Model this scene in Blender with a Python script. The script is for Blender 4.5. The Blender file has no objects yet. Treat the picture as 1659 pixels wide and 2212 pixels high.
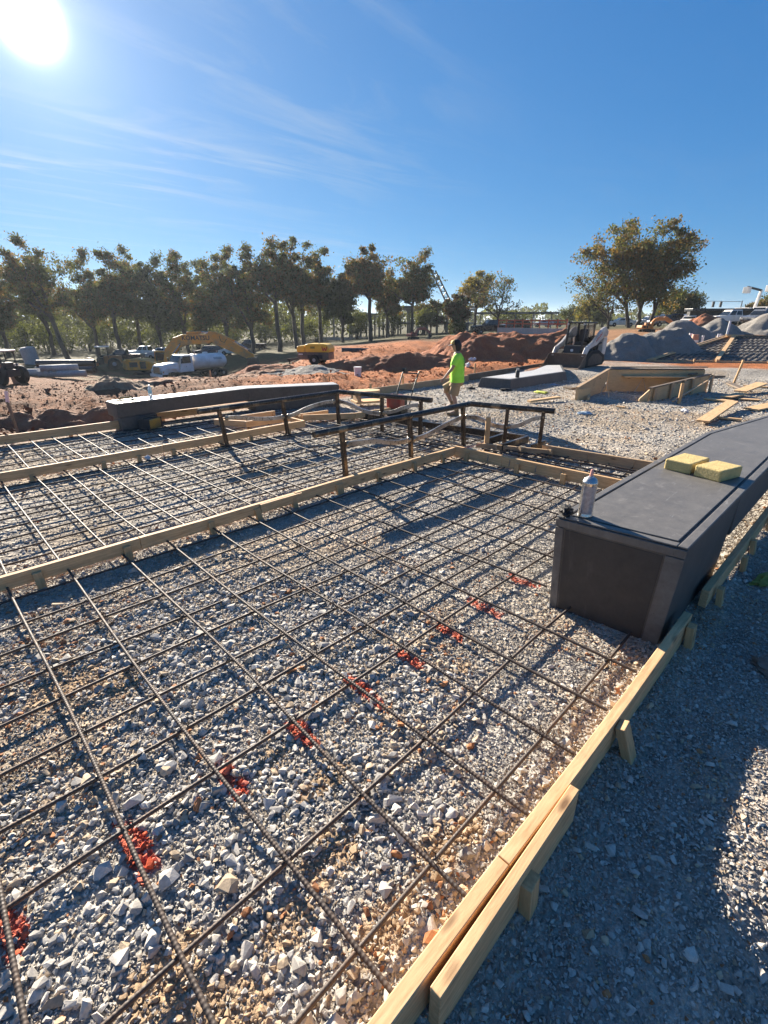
import bpy, bmesh, math, random
import numpy as np
from mathutils import Vector, Matrix, Euler

S = bpy.context.scene
COL = S.collection
PI = math.pi
rad = math.radians
rng = np.random.default_rng(7)
random.seed(7)

# ---------------------------------------------------------------- camera
HC = 2.16                              # camera height above the reinforcement
PITCH, YAW = rad(22.012), rad(44.633)
FPX, CX, CY = 1030.68, 829.5, 1106.0   # focal length and centre on a 1659 x 2212 picture
sY, cY, sP, cP = math.sin(YAW), math.cos(YAW), math.sin(PITCH), math.cos(PITCH)
RIGHT = Vector((cY, -sY, 0)); FWD = Vector((sY*cP, cY*cP, -sP)); UP = Vector((sY*sP, cY*sP, cP))
CAM = Vector((0, 0, HC))
cam_d = bpy.data.cameras.new('camera'); cam = bpy.data.objects.new('camera', cam_d); COL.objects.link(cam)
cam_d.sensor_fit = 'HORIZONTAL'; cam_d.sensor_width = 36; cam_d.lens = FPX/1659*36
cam_d.clip_start = 0.05; cam_d.clip_end = 20000
Mc = Matrix((RIGHT, UP, -FWD)).transposed().to_4x4(); Mc.translation = CAM; cam.matrix_world = Mc
S.camera = cam

# ---------------------------------------------------------------- sky, sun, exposure
SUN = Vector((0.242, 0.901, 0.360)).normalized()
sun_el = math.asin(SUN.z); sun_az = math.atan2(SUN.x, SUN.y)
W = bpy.data.worlds.new('World'); S.world = W; W.use_nodes = True
nt = W.node_tree; nt.nodes.clear()
def wn(t, **k):
    n = nt.nodes.new(t)
    for a, b in k.items(): setattr(n, a, b)
    return n
def lk(a, b): nt.links.new(a, b)
def wmath(op, a, b=None, clamp=False):
    n = wn('ShaderNodeMath', operation=op, use_clamp=clamp)
    for i, v in enumerate((a, b)):
        if v is None: continue
        if isinstance(v, (int, float)): n.inputs[i].default_value = v
        else: lk(v, n.inputs[i])
    return n.outputs[0]
sky = wn('ShaderNodeTexSky', sky_type='NISHITA', sun_disc=False, sun_elevation=sun_el, sun_rotation=sun_az,
         altitude=600, air_density=1.0, dust_density=0.05, ozone_density=4.0)
geo = wn('ShaderNodeTexCoord')
dirv = geo.outputs['Generated']
hsv = wn('ShaderNodeHueSaturation'); hsv.inputs['Saturation'].default_value = 1.0
tint = wn('ShaderNodeMix', data_type='RGBA', blend_type='MULTIPLY'); tint.inputs[0].default_value = 1.0; tint.inputs[7].default_value = (0.66, 0.86, 1.0, 1)
lk(sky.outputs[0], tint.inputs[6])
scol = wn('ShaderNodeSeparateColor'); lk(tint.outputs[2], scol.inputs[0]); ccol = wn('ShaderNodeCombineColor')
for i, (k_, e_) in enumerate(((0.26, 0.88), (0.765, 0.6), (1.54, 0.45))): lk(wmath('MULTIPLY', wmath('POWER', scol.outputs[i], e_), k_), ccol.inputs[i])
lk(ccol.outputs[0], hsv.inputs['Color'])
# thin cirrus, laid out on a flat layer high above
sep = wn('ShaderNodeSeparateXYZ'); lk(dirv, sep.inputs[0])
zc = wmath('MAXIMUM', sep.outputs[2], 0.03)
comb = wn('ShaderNodeCombineXYZ')
lk(wmath('DIVIDE', sep.outputs[0], zc), comb.inputs[0]); lk(wmath('DIVIDE', sep.outputs[1], zc), comb.inputs[1])
mp = wn('ShaderNodeMapping'); mp.inputs['Rotation'].default_value = (0, 0, rad(35)); mp.inputs['Scale'].default_value = (0.5, 1.7, 1)
mp.inputs['Location'].default_value = (2.3, 0.9, 0)
lk(comb.outputs[0], mp.inputs[0])
n1 = wn('ShaderNodeTexNoise'); n1.inputs['Scale'].default_value = 1.15; n1.inputs['Detail'].default_value = 9; n1.inputs['Roughness'].default_value = 0.62; n1.inputs['Distortion'].default_value = 0.9
lk(mp.outputs[0], n1.inputs['Vector'])
n2 = wn('ShaderNodeTexNoise'); n2.inputs['Scale'].default_value = 0.34; n2.inputs['Detail'].default_value = 2
mp2 = wn('ShaderNodeMapping'); mp2.inputs['Location'].default_value = (-1.4, 0.4, 0)
lk(comb.outputs[0], mp2.inputs[0]); lk(mp2.outputs[0], n2.inputs['Vector'])
c1 = wmath('MULTIPLY', wmath('SUBTRACT', n1.outputs[0], 0.47, True), 3.0, True)
c2 = wmath('MULTIPLY', wmath('SUBTRACT', n2.outputs[0], 0.38, True), 5.0, True)
fade = wmath('MULTIPLY', wmath('SUBTRACT', sep.outputs[2], 0.03, True), 7.0, True)
bank = wn('ShaderNodeVectorMath', operation='DOT_PRODUCT'); lk(dirv, bank.inputs[0]); bank.inputs[1].default_value = (-0.711, 0.702, 0.0)   # the cirrus lies on the sun's side
bk = wmath('ADD', wmath('MULTIPLY', wmath('ADD', bank.outputs['Value'], 0.22, True), 2.6, True), 0.10)
cl = wmath('MULTIPLY', wmath('MULTIPLY', wmath('MULTIPLY', c1, c2), fade), bk)
# bright air round the sun
dot = wn('ShaderNodeVectorMath', operation='DOT_PRODUCT'); lk(dirv, dot.inputs[0]); dot.inputs[1].default_value = SUN
dp = wmath('MAXIMUM', dot.outputs['Value'], 0.0)
glow = wmath('MULTIPLY', wmath('POWER', dp, 4500.0), 80.0)
for pw_, am_ in ((900.0, 2.2), (160.0, 1.1), (34.0, 0.75), (8.0, 0.45)): glow = wmath('ADD', glow, wmath('MULTIPLY', wmath('POWER', dp, pw_), am_))
cloudlight = wmath('ADD', wmath('MULTIPLY', glow, 0.25), 3.6)
mixc = wn('ShaderNodeMix', data_type='RGBA', blend_type='MIX')
lk(wmath('MULTIPLY', cl, 0.55, True), mixc.inputs[0]); lk(hsv.outputs[0], mixc.inputs[6])
cc = wn('ShaderNodeCombineColor')
for i, k in enumerate((0.90, 0.96, 1.0)): lk(wmath('MULTIPLY', cloudlight, k), cc.inputs[i])
lk(cc.outputs[0], mixc.inputs[7])
gc = wn('ShaderNodeCombineColor')
for i, k in enumerate((1.0, 0.97, 0.92)): lk(wmath('MULTIPLY', glow, k), gc.inputs[i])
add = wn('ShaderNodeMix', data_type='RGBA', blend_type='ADD'); add.inputs[0].default_value = 1.0
lk(mixc.outputs[2], add.inputs[6]); lk(gc.outputs[0], add.inputs[7])
bg = wn('ShaderNodeBackground'); bg.inputs['Strength'].default_value = 0.058
lk(add.outputs[2], bg.inputs['Color'])
wo = wn('ShaderNodeOutputWorld'); lk(bg.outputs[0], wo.inputs[0])
sl = bpy.data.lights.new('sun', 'SUN'); sl.energy = 5.0; sl.angle = rad(0.5); sl.color = (1.0, 0.90, 0.76)
so = bpy.data.objects.new('sun', sl); COL.objects.link(so)
so.rotation_euler = (-SUN).to_track_quat('-Z', 'Y').to_euler(); so.location = (0, 0, 60)
S.view_settings.view_transform = 'Standard'; S.view_settings.look = 'None'
S.view_settings.exposure = 1.74; S.view_settings.gamma = 1.0; S.view_settings.use_curve_mapping = False
S.cycles.max_bounces = 6; S.cycles.transparent_max_bounces = 8; S.cycles.sample_clamp_indirect = 6

# ---------------------------------------------------------------- where things stand
def ray(x, y): return (FWD*FPX + RIGHT*(x-CX) - UP*(y-CY)).normalized()
def gp(x, y, z=0.0):
    d = ray(x, y); return CAM + d*((z-HC)/d.z)
HF = Vector((sY, cY, 0))
def at(x, y, depth):
    d = ray(x, y); return CAM + d*(depth/d.dot(HF))
def onY(x, y, Y): d = ray(x, y); return CAM + d*(Y/d.y)
def onX(x, y, X): d = ray(x, y); return CAM + d*(X/d.x)
def crop(x0, y0, w): sc = w/1659; return lambda x, y: ((x0+sc*x)*0.6777, (y0+sc*y)*0.6777)
def facing(phi): return rad(phi) - YAW      # 0 = to the right of the picture, 90 = away, 180 = left, 270 = towards us

# ---------------------------------------------------------------- noise and terrain
def _hash(ix, iy, seed):
    h = (ix.astype(np.int64)*374761393 + iy.astype(np.int64)*668265263 + seed*974634541) & 0xffffffff
    h = ((h ^ (h >> 13))*1274126177) & 0xffffffff
    return ((h ^ (h >> 16)) & 0xffff)/65535.0
def vnoise(x, y, seed=0):
    ix = np.floor(x); iy = np.floor(y); fx = x-ix; fy = y-iy
    fx = fx*fx*(3-2*fx); fy = fy*fy*(3-2*fy)
    a = _hash(ix, iy, seed); b = _hash(ix+1, iy, seed); c = _hash(ix, iy+1, seed); d = _hash(ix+1, iy+1, seed)
    return (a*(1-fx)+b*fx)*(1-fy) + (c*(1-fx)+d*fx)*fy
def fbm(x, y, oct=4, seed=0):
    x = np.asarray(x, float); y = np.asarray(y, float); t = 0; a = 0.5; s = 0
    for i in range(oct):
        t = t + a*vnoise(x, y, seed+i*17); s += a; x = x*2.03+5.1; y = y*2.03+1.7; a *= 0.5
    return t/s
def sstep(a, b, x): t = np.clip((x-a)/(b-a), 0, 1); return t*t*(3-2*t)
ZT = [ # picture column: (distance ahead, picture row of the ground there)
 (-900, [(8, 980), (20, 850), (40, 800), (90, 760), (300, 712), (1000, 697), (4000, 691)]),
 (0,    [(8, 985), (13, 890), (20, 850), (30, 826), (40, 806), (60, 787), (90, 770), (300, 712), (1000, 697), (4000, 691)]),
 (250,  [(9, 960), (14, 882), (20, 842), (26, 818), (32, 828), (42, 828), (58, 812), (66, 794), (90, 764), (300, 710), (1000, 697), (4000, 691)]),
 (450,  [(11, 900), (16, 848), (21, 815), (24, 820), (32, 836), (45, 836), (58, 822), (68, 796), (90, 762), (300, 708), (1000, 697), (4000, 691)]),
 (600,  [(12.5, 877), (17, 838), (21, 812), (25, 799), (30, 793), (42, 794), (52, 788), (64, 772), (90, 748), (300, 708), (1000, 697), (4000, 691)]),
 (720,  [(13.5, 860), (17, 835), (21, 806), (26, 784), (32, 766), (38, 752), (46, 748), (70, 745), (90, 738), (300, 706), (1000, 697), (4000, 691)]),
 (900,  [(16.5, 830), (20, 808), (25, 785), (30, 768), (36, 750), (41, 737), (50, 735), (70, 731), (100, 722), (300, 702), (1000, 696), (4000, 691)]),
 (1060, [(20, 808), (24, 788), (30, 768), (38, 745), (46, 733), (70, 722), (100, 713), (300, 702), (1000, 696), (4000, 691)]),
 (1200, [(22, 797.5), (26, 782), (32, 758), (45, 728), (70, 714), (100, 708), (300, 701), (1000, 696), (4000, 691)]),
 (1400, [(22, 797.5), (26, 783), (32, 757), (42, 730), (55, 714), (70, 706.5), (100, 704), (300, 701), (1000, 696), (4000, 691)]),
 (1640, [(22, 797.5), (26, 782), (32, 752), (42, 724), (50, 708), (62, 702), (100, 702), (300, 700), (1000, 696), (4000, 691)]),
 (2600, [(22, 797.5), (26, 782), (32, 752), (42, 724), (50, 708), (62, 702), (100, 702), (300, 700), (1000, 696), (4000, 691)])]
def rowz(y, d):
    dep = PITCH - np.arctan((CY-np.asarray(y, float))/FPX); return HC - d*np.tan(dep)
_LD = np.linspace(math.log(6), math.log(4000), 90)
_TB = np.array([rowz(np.interp(_LD, np.log([p[0] for p in r]), [p[1] for p in r]), np.exp(_LD)) for _, r in ZT])
_TC = np.array([(c-CX)/FPX*cP for c, _ in ZT])
def table(t, d):
    ld = np.clip((np.log(np.maximum(d, 6))-_LD[0])/(_LD[1]-_LD[0]), 0, 88.999); i = ld.astype(int); f = ld-i
    t = np.clip(t, _TC[0], _TC[-1]-1e-6); j = np.clip(np.searchsorted(_TC, t, side='right')-1, 0, len(_TC)-2)
    g = (t-_TC[j])/(_TC[j+1]-_TC[j]); g = g*g*(3-2*g)
    return (_TB[j, i]*(1-f)+_TB[j, i+1]*f)*(1-g) + (_TB[j+1, i]*(1-f)+_TB[j+1, i+1]*f)*g
def dirtmask(X, Y):
    d = sY*X+cY*Y; lat = cY*X-sY*Y; t = lat/np.maximum(d, .5); px = CX+FPX/cP*t
    n = fbm(X*.35, Y*.35, 3, 5)-.5
    m = sstep(11.3, 11.9, Y+n*.8)*(px < 1450)
    m2 = sstep(22.0, 24.0, d+n*5)*sstep(900, 1100, px)*np.where(px > 1230, .25+.75*sstep(-.02, .12, n+.25*(fbm(X*1.1, Y*1.1, 3, 8)-.5)), 1)
    return np.clip(np.maximum(m, m2), 0, 1)
def height(X, Y, fine=True):
    X = np.asarray(X, float); Y = np.asarray(Y, float)
    d = sY*X+cY*Y; lat = cY*X-sY*Y; t = lat/np.maximum(d, .5)
    front = d > 2
    w = np.maximum(sstep(11.35, 12.6, Y), sstep(20.5, 22.5, d))*front
    pad = -0.055 + 0.03*(fbm(X*.9, Y*.9, 3, 3)-.5)
    # outside the near form the ground lies lower
    out = sstep(0.52, 0.30, Y)*sstep(9.0, 7.0, X)
    pad = pad - out*0.045 - sstep(0.1, -0.5, Y)*sstep(2.15, 1.5, X)*0.22
    dm = dirtmask(X, Y)*np.clip((Y-11.6)/1.5, 0, 1)*(d < 60)
    z = pad*(1-w) + table(t, d)*w
    lft = sstep(0.12, -0.15, t)
    rough = (fbm(X*.33, Y*.33, 4, 11)-.5)*(.55+.6*lft) + (fbm(X*1.3, Y*1.3, 4, 21)-.5)*(.35+.25*lft) + (fbm(X*4.2, Y*4.2, 3, 41)-.5)*.12
    rough *= 1-.55*lft*sstep(17, 21, d)
    rough *= np.where(d > 32, np.clip(1-(d-32)/16, .25, 1), 1)
    z = z + rough*dm*sstep(11.7, 13.0, Y)
    return z
def hz(X, Y): return float(height(np.array([X]), np.array([Y]))[0])
def spot(px, depth, dy=0):
    """a point on the ground at a picture column and a distance ahead"""
    t = (px-CX)/FPX*cP
    for _ in range(6):
        X = sY*depth+cY*t*depth; Y = cY*depth-sY*t*depth
        z = hz(X, Y)
        dd = depth*cP-(z-HC)*sP
        t = (px-CX)/FPX*dd/depth
    return Vector((X, Y, z+dy))

# ---------------------------------------------------------------- mesh helpers
class MB:
    def __init__(self): self.v = []; self.f = []; self.c = None
    def add(self, vs, fs):
        o = len(self.v); self.v += [tuple(p) for p in vs]; self.f += [tuple(i+o for i in f) for f in fs]; return self
    def box(self, x0, x1, y0, y1, z0, z1):
        return self.add([(x0,y0,z0),(x1,y0,z0),(x1,y1,z0),(x0,y1,z0),(x0,y0,z1),(x1,y0,z1),(x1,y1,z1),(x0,y1,z1)],
                        [(0,3,2,1),(4,5,6,7),(0,1,5,4),(1,2,6,5),(2,3,7,6),(3,0,4,7)])
    def beam(self, p, q, w, h, roll=0, w2=None, h2=None):
        p = Vector(p); q = Vector(q); d = (q-p).normalized()
        s = d.cross(Vector((0, 0, 1)))
        s = Vector((1, 0, 0)) if s.length < 1e-4 else s.normalized()
        u = s.cross(d).normalized()
        if roll: s, u = s*math.cos(roll)+u*math.sin(roll), u*math.cos(roll)-s*math.sin(roll)
        w2 = w if w2 is None else w2; h2 = h if h2 is None else h2
        vs = []
        for c, ww, hh in ((p, w, h), (q, w2, h2)):
            for a, b in ((-1,-1),(1,-1),(1,1),(-1,1)): vs.append(c+s*a*ww/2+u*b*hh/2)
        return self.add(vs, [(0,1,2,3),(7,6,5,4),(4,5,1,0),(5,6,2,1),(6,7,3,2),(7,4,0,3)])
    def tube(self, pts, r, n=8, cap=True):
        pts = [Vector(p) for p in pts]; m = len(pts)
        rs = r if isinstance(r, (list, tuple)) else [r]*m
        vs = []; fs = []; ref = None
        for i, p in enumerate(pts):
            d = (pts[min(i+1, m-1)]-pts[max(i-1, 0)]).normalized()
            if ref is None: ref = d.orthogonal().normalized()
            ref = (ref-d*ref.dot(d)); ref = d.orthogonal().normalized() if ref.length < 1e-5 else ref.normalized()
            b = d.cross(ref)
            for k in range(n):
                a = 2*PI*k/n; vs.append(p+(ref*math.cos(a)+b*math.sin(a))*rs[i])
        for i in range(m-1):
            for k in range(n): fs.append((i*n+k, i*n+(k+1)%n, (i+1)*n+(k+1)%n, (i+1)*n+k))
        if cap: fs.append(tuple(range(n-1, -1, -1))); fs.append(tuple((m-1)*n+k for k in range(n)))
        return self.add(vs, fs)
    def sweep(self, pts, w, h):
        pts = [Vector(p) for p in pts]; m = len(pts); vs = []; fs = []
        for i, p in enumerate(pts):
            d = (pts[min(i+1, m-1)]-pts[max(i-1, 0)]).normalized(); s = d.cross(Vector((0,0,1))).normalized(); u = s.cross(d)
            for a, b in ((-1,-1),(1,-1),(1,1),(-1,1)): vs.append(p+s*a*w/2+u*b*h/2)
        for i in range(m-1):
            for k in range(4): fs.append((i*4+k, (i+1)*4+k, (i+1)*4+(k+1)%4, i*4+(k+1)%4))
        fs.append((0,1,2,3)); fs.append(tuple((m-1)*4+k for k in (3,2,1,0)))
        return self.add(vs, fs)
    def prism(self, poly, a, b, axis='y'):
        n = len(poly); f = {'y': lambda p, t: (p[0], t, p[1]), 'x': lambda p, t: (t, p[0], p[1]), 'z': lambda p, t: (p[0], p[1], t)}[axis]
        vs = [f(p, a) for p in poly]+[f(p, b) for p in poly]
        return self.add(vs, [tuple(range(n)), tuple(range(2*n-1, n-1, -1))]+[(i, i+n, (i+1) % n+n, (i+1) % n) for i in range(n)])
    def lathe(self, prof, o=(0,0,0), n=16, axis='z'):
        o = Vector(o); vs = []; fs = []
        for r, h in prof:
            for k in range(n):
                a = 2*PI*k/n; x, y = r*math.cos(a), r*math.sin(a)
                p = {'z': (x, y, h), 'y': (x, h, y), 'x': (h, x, y)}[axis]; vs.append(o+Vector(p))
        for i in range(len(prof)-1):
            for k in range(n): fs.append((i*n+k, i*n+(k+1)%n, (i+1)*n+(k+1)%n, (i+1)*n+k))
        fs.append(tuple(range(n-1, -1, -1))); fs.append(tuple((len(prof)-1)*n+k for k in range(n)))
        return self.add(vs, fs)
    def loft(self, rings, cap=True):
        n = len(rings[0]); vs = [p for r in rings for p in r]; fs = []
        for i in range(len(rings)-1):
            for k in range(n): fs.append((i*n+k, i*n+(k+1)%n, (i+1)*n+(k+1)%n, (i+1)*n+k))
        if cap: fs.append(tuple(range(n-1, -1, -1))); fs.append(tuple((len(rings)-1)*n+k for k in range(n)))
        return self.add(vs, fs)
    def build(self, name, mat, parent=None, smooth=None, bevel=0, seg=2):
        me = bpy.data.meshes.new(name); me.from_pydata(self.v, [], self.f)
        bm = bmesh.new(); bm.from_mesh(me); bmesh.ops.recalc_face_normals(bm, faces=bm.faces); bm.to_mesh(me); bm.free()
        return link(name, me, mat, parent, smooth, bevel, seg)
def link(name, me, mat, parent=None, smooth=None, bevel=0, seg=2):
    me.materials.append(mat)
    if smooth is not None:
        me.polygons.foreach_set('use_smooth', [True]*len(me.polygons))
        if smooth < 179: me.set_sharp_from_angle(angle=rad(smooth))
    o = bpy.data.objects.new(name, me); COL.objects.link(o)
    if parent: o.parent = parent
    if bevel:
        m = o.modifiers.new('edge', 'BEVEL'); m.width = bevel; m.segments = seg; m.limit_method = 'ANGLE'; m.angle_limit = rad(40)
    return o
def thing(name, label, cat, loc=(0,0,0), rotz=0, group=None, tilt=None):
    o = bpy.data.objects.new(name, None); COL.objects.link(o); o.empty_display_size = .2
    o.location = loc; o.rotation_euler = (tilt[0], tilt[1], rotz) if tilt else (0, 0, rotz)
    return tag(o, label, cat, group)
def tag(o, label, cat, group=None, kind=None):
    o['label'] = label
    if cat: o['category'] = cat
    if group: o['group'] = group
    if kind: o['kind'] = kind
    return o
def place(o, loc, rotz=0, tilt=(0, 0)):
    o.location = loc; o.rotation_euler = (tilt[0], tilt[1], rotz); return o
def dup(root, loc, rotz=None, label=None, scale=None):
    r = root.copy(); COL.objects.link(r); r.location = loc
    if rotz is not None: r.rotation_euler = (0, 0, rotz)
    if scale: r.scale = (scale,)*3 if isinstance(scale, (int, float)) else scale
    if label: r['label'] = label
    for ch in list(root.children):
        c = ch.copy(); COL.objects.link(c); c.parent = r
        for gch in list(ch.children):
            d = gch.copy(); COL.objects.link(d); d.parent = c
    return r
def text_mesh(name, body, size, mat, parent, loc, rot, extrude=.004):
    cu = bpy.data.curves.new(name, 'FONT'); cu.body = body; cu.size = size; cu.extrude = extrude; cu.align_x = 'CENTER'; cu.align_y = 'CENTER'; cu.offset = size*.012
    o = bpy.data.objects.new(name, cu); COL.objects.link(o)
    bpy.context.view_layer.update()
    me = bpy.data.meshes.new_from_object(o.evaluated_get(bpy.context.evaluated_depsgraph_get()))
    bpy.data.objects.remove(o); bpy.data.curves.remove(cu)
    me.name = name; me.materials.clear()
    r = link(name, me, mat, parent); r.location = loc; r.rotation_euler = rot; return r
def np_mesh(name, V, F, col=None):
    """V (n,3), F (m,k) -> mesh with an optional colour per vertex"""
    me = bpy.data.meshes.new(name); k = F.shape[1]
    me.vertices.add(len(V)); me.vertices.foreach_set('co', np.ascontiguousarray(V, np.float32).ravel())
    me.loops.add(F.size); me.loops.foreach_set('vertex_index', np.ascontiguousarray(F, np.int32).ravel())
    me.polygons.add(len(F)); me.polygons.foreach_set('loop_start', np.arange(0, F.size, k, dtype=np.int32))
    me.update(calc_edges=True); me.polygons.foreach_set('use_smooth', np.zeros(len(F), bool))
    if col is not None:
        a = me.color_attributes.new('tint', 'FLOAT_COLOR', 'POINT')
        c4 = np.ones((len(V), 4), np.float32); c4[:, :3] = col; a.data.foreach_set('color', c4.ravel())
    return me

# ---------------------------------------------------------------- materials
MATS = {}
def rgba(c): return (c[0], c[1], c[2], 1)
class NT:
    def __init__(self, name):
        self.m = bpy.data.materials.new(name); self.m.use_nodes = True; self.t = self.m.node_tree
        self.p = self.t.nodes['Principled BSDF']; self.tc = self.n('ShaderNodeTexCoord')
    def n(self, t, **k):
        x = self.t.nodes.new(t)
        for a, b in k.items(): setattr(x, a, b)
        return x
    def l(self, a, b): self.t.links.new(a, b)
    def vec(self, scale=(1,1,1), src='Object', rot=(0,0,0)):
        m = self.n('ShaderNodeMapping'); m.inputs['Scale'].default_value = scale; m.inputs['Rotation'].default_value = rot
        self.l(self.tc.outputs[src], m.inputs[0]); return m.outputs[0]
    def noise(self, v, scale=5, detail=5, rough=.6, dist=0):
        x = self.n('ShaderNodeTexNoise'); x.inputs['Scale'].default_value = scale; x.inputs['Detail'].default_value = detail
        x.inputs['Roughness'].default_value = rough; x.inputs['Distortion'].default_value = dist; self.l(v, x.inputs['Vector']); return x.outputs[0]
    def vor(self, v, scale=5, feature='F1', out=0):
        x = self.n('ShaderNodeTexVoronoi', feature=feature); x.inputs['Scale'].default_value = scale; self.l(v, x.inputs['Vector']); return x.outputs[out]
    def ramp(self, f, stops):
        x = self.n('ShaderNodeValToRGB'); e = x.color_ramp.elements
        while len(e) < len(stops): e.new(.5)
        for i, (p, c) in enumerate(stops): e[i].position = p; e[i].color = rgba(c) if not isinstance(c, (int, float)) else (c, c, c, 1)
        self.l(f, x.inputs[0]); return x.outputs[0]
    def mix(self, a, b, f, mode='MIX'):
        x = self.n('ShaderNodeMix', data_type='RGBA', blend_type=mode)
        for s, i in ((f, 0), (a, 6), (b, 7)):
            if isinstance(s, (int, float)): x.inputs[i].default_value = s
            elif isinstance(s, tuple): x.inputs[i].default_value = rgba(s)
            else: self.l(s, x.inputs[i])
        return x.outputs[2]
    def math(self, op, a, b=0.0, clamp=False):
        x = self.n('ShaderNodeMath', operation=op, use_clamp=clamp)
        for i, s in enumerate((a, b)):
            if isinstance(s, (int, float)): x.inputs[i].default_value = s
            else: self.l(s, x.inputs[i])
        return x.outputs[0]
    def color(self, c): self.l(c, self.p.inputs['Base Color']) if not isinstance(c, tuple) else setattr(self.p.inputs['Base Color'], 'default_value', rgba(c))
    def rough(self, r): self.l(r, self.p.inputs['Roughness']) if not isinstance(r, (int, float)) else setattr(self.p.inputs['Roughness'], 'default_value', r)
    def bump(self, h, strength=.4, dist=.01, normal=None):
        b = self.n('ShaderNodeBump'); b.inputs['Strength'].default_value = strength; b.inputs['Distance'].default_value = dist
        self.l(h, b.inputs['Height'])
        if normal is not None: self.l(normal, b.inputs['Normal'])
        self.l(b.outputs[0], self.p.inputs['Normal']); return b.outputs[0]
    def attr(self, name='tint'):
        a = self.n('ShaderNodeAttribute'); a.attribute_name = name; return a.outputs['Color']
def pm(name, c, rough=.6, metal=0, var=.25, scale=6, bump=.15, bscale=60, dirt=None, spec=.5, bdist=.004):
    """painted or plain surface: colour c with worn variation, optional dirt colour"""
    if name in MATS: return MATS[name]
    n = NT(name); v = n.vec(); a = n.noise(v, scale, 6, .65)
    c2 = tuple(x*(1-var) for x in c); col = n.ramp(a, [(.3, c2), (.7, c)])
    if dirt:
        b = n.noise(v, scale*.5, 8, .7); col = n.mix(col, dirt[0], n.ramp(b, [(.5-dirt[1]*.5, 0.0), (.78-dirt[1]*.3, 1.0)]))
    n.color(col); n.p.inputs['Metallic'].default_value = metal; n.p.inputs['Specular IOR Level'].default_value = spec
    rr = n.ramp(n.noise(v, scale*3, 4), [(.3, max(rough-.1, .04)), (.7, min(rough+.1, 1))]); n.rough(rr)
    if bump: n.bump(n.noise(v, bscale, 5), bump, bdist)
    MATS[name] = n.m; return n.m
def wood(name, c1=(.62,.42,.22), c2=(.42,.26,.12), weather=0):
    if name in MATS: return MATS[name]
    n = NT(name)
    oi = n.n('ShaderNodeObjectInfo'); off = n.n('ShaderNodeVectorMath', operation='MULTIPLY_ADD')
    n.l(oi.outputs['Random'], off.inputs[0]); off.inputs[1].default_value = (37, 11, 5); n.l(n.tc.outputs['Object'], off.inputs[2])
    m = n.n('ShaderNodeMapping'); m.inputs['Scale'].default_value = (1.0, 9, 9); n.l(off.outputs[0], m.inputs[0]); v = m.outputs[0]
    w = n.n('ShaderNodeTexWave', wave_type='BANDS', bands_direction='Z'); w.inputs['Scale'].default_value = 1.4; w.inputs['Distortion'].default_value = 9; w.inputs['Detail'].default_value = 3; w.inputs['Detail Scale'].default_value = .8
    n.l(v, w.inputs['Vector'])
    g = n.noise(v, 5, 8, .7); col = n.mix(n.ramp(w.outputs[1], [(.1, c1), (.95, tuple(a*.72+b*.28 for a, b in zip(c1, c2)))]), c2, n.ramp(g, [(.42, 0.0), (.72, .85)]))
    m2 = n.n('ShaderNodeMapping'); m2.inputs['Scale'].default_value = (2.2, 7, 7); n.l(off.outputs[0], m2.inputs[0])
    kn = n.vor(m2.outputs[0], 1.0); col = n.mix(col, (.16, .085, .04), n.ramp(kn, [(.05, .9), (.15, 0.0)]))
    if weather: col = n.mix(col, (.28, .26, .23), n.ramp(n.noise(off.outputs[0], 3, 6), [(.4, 0.0), (.75, weather)]))
    st = n.noise(off.outputs[0], 2.3, 7, .7); col = n.mix(col, (.22, .15, .09), n.ramp(st, [(.55, 0.0), (.8, .55)]))
    n.color(col); n.rough(.75); n.bump(g, .35, .004); n.p.inputs['Specular IOR Level'].default_value = .3
    MATS[name] = n.m; return n.m
# ================================================================= ground
def ground_material():
    n = NT('ground_gravel_and_clay'); v = n.vec(src='Object')
    base = n.attr('tint')
    a = n.noise(v, 1.1, 5, .65); b = n.noise(v, 9, 6, .7); c = n.noise(v, 42, 4, .7)
    col = n.mix(base, n.ramp(a, [(.3, .62), (.7, 1.22)]), 1.0, 'MULTIPLY')
    col = n.mix(col, n.ramp(b, [(.28, .55), (.72, 1.35)]), 1.0, 'MULTIPLY')
    col = n.mix(col, n.ramp(c, [(.25, .55), (.75, 1.4)]), 1.0, 'MULTIPLY')
    n.color(col); n.rough(.95); n.p.inputs['Specular IOR Level'].default_value = .15
    cell = n.vor(v, 17, 'F1'); cell2 = n.vor(v, 38, 'F1')
    h = n.math('ADD', n.math('ADD', n.math('MULTIPLY', cell, -.9), n.math('MULTIPLY', cell2, -.45)), n.math('MULTIPLY', b, 1.1))
    n.bump(h, 1.0, .045)
    return n.m
GROUND = ground_material()
GREY = np.array((.405, .37, .32)); TAN = np.array((.42, .30, .18)); CLAY = np.array((.44, .155, .055)); BROWN = np.array((.215, .098, .05)); GRASS = np.array((.085, .09, .032))
def lerp(a, b, w): return a*(1-w[:, None]) + b*w[:, None]
CLODS = [gp(*p, -.05)[:2]+(a, b) for p, a, b in (((710, 1850), .16, .10), ((610, 2000), .15, .09), ((345, 2090), .16, .07), ((370, 2140), .13, .07), ((590, 1640), .10, .06), ((700, 1690), .16, .07), ((520, 2190), .15, .10),
         ((1000, 1440), .08, .05), ((440, 2160), .10, .06), ((960, 1830), .16, .09), ((840, 2000), .14, .09), ((1010, 1800), .1, .06), ((150, 1480), .25, .16), ((260, 1480), .2, .12))]
def in_blobs(X, Y, blobs, grow=1.0):
    w = np.zeros(len(X)); wob = fbm(X*14, Y*14, 3, 91)-.5
    for (bx, by, a, b) in blobs: w = np.maximum(w, sstep(1.25, .7, np.hypot((X-bx)/(a*grow), (Y-by)/(b*grow))+wob*1.1))
    return w
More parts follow.
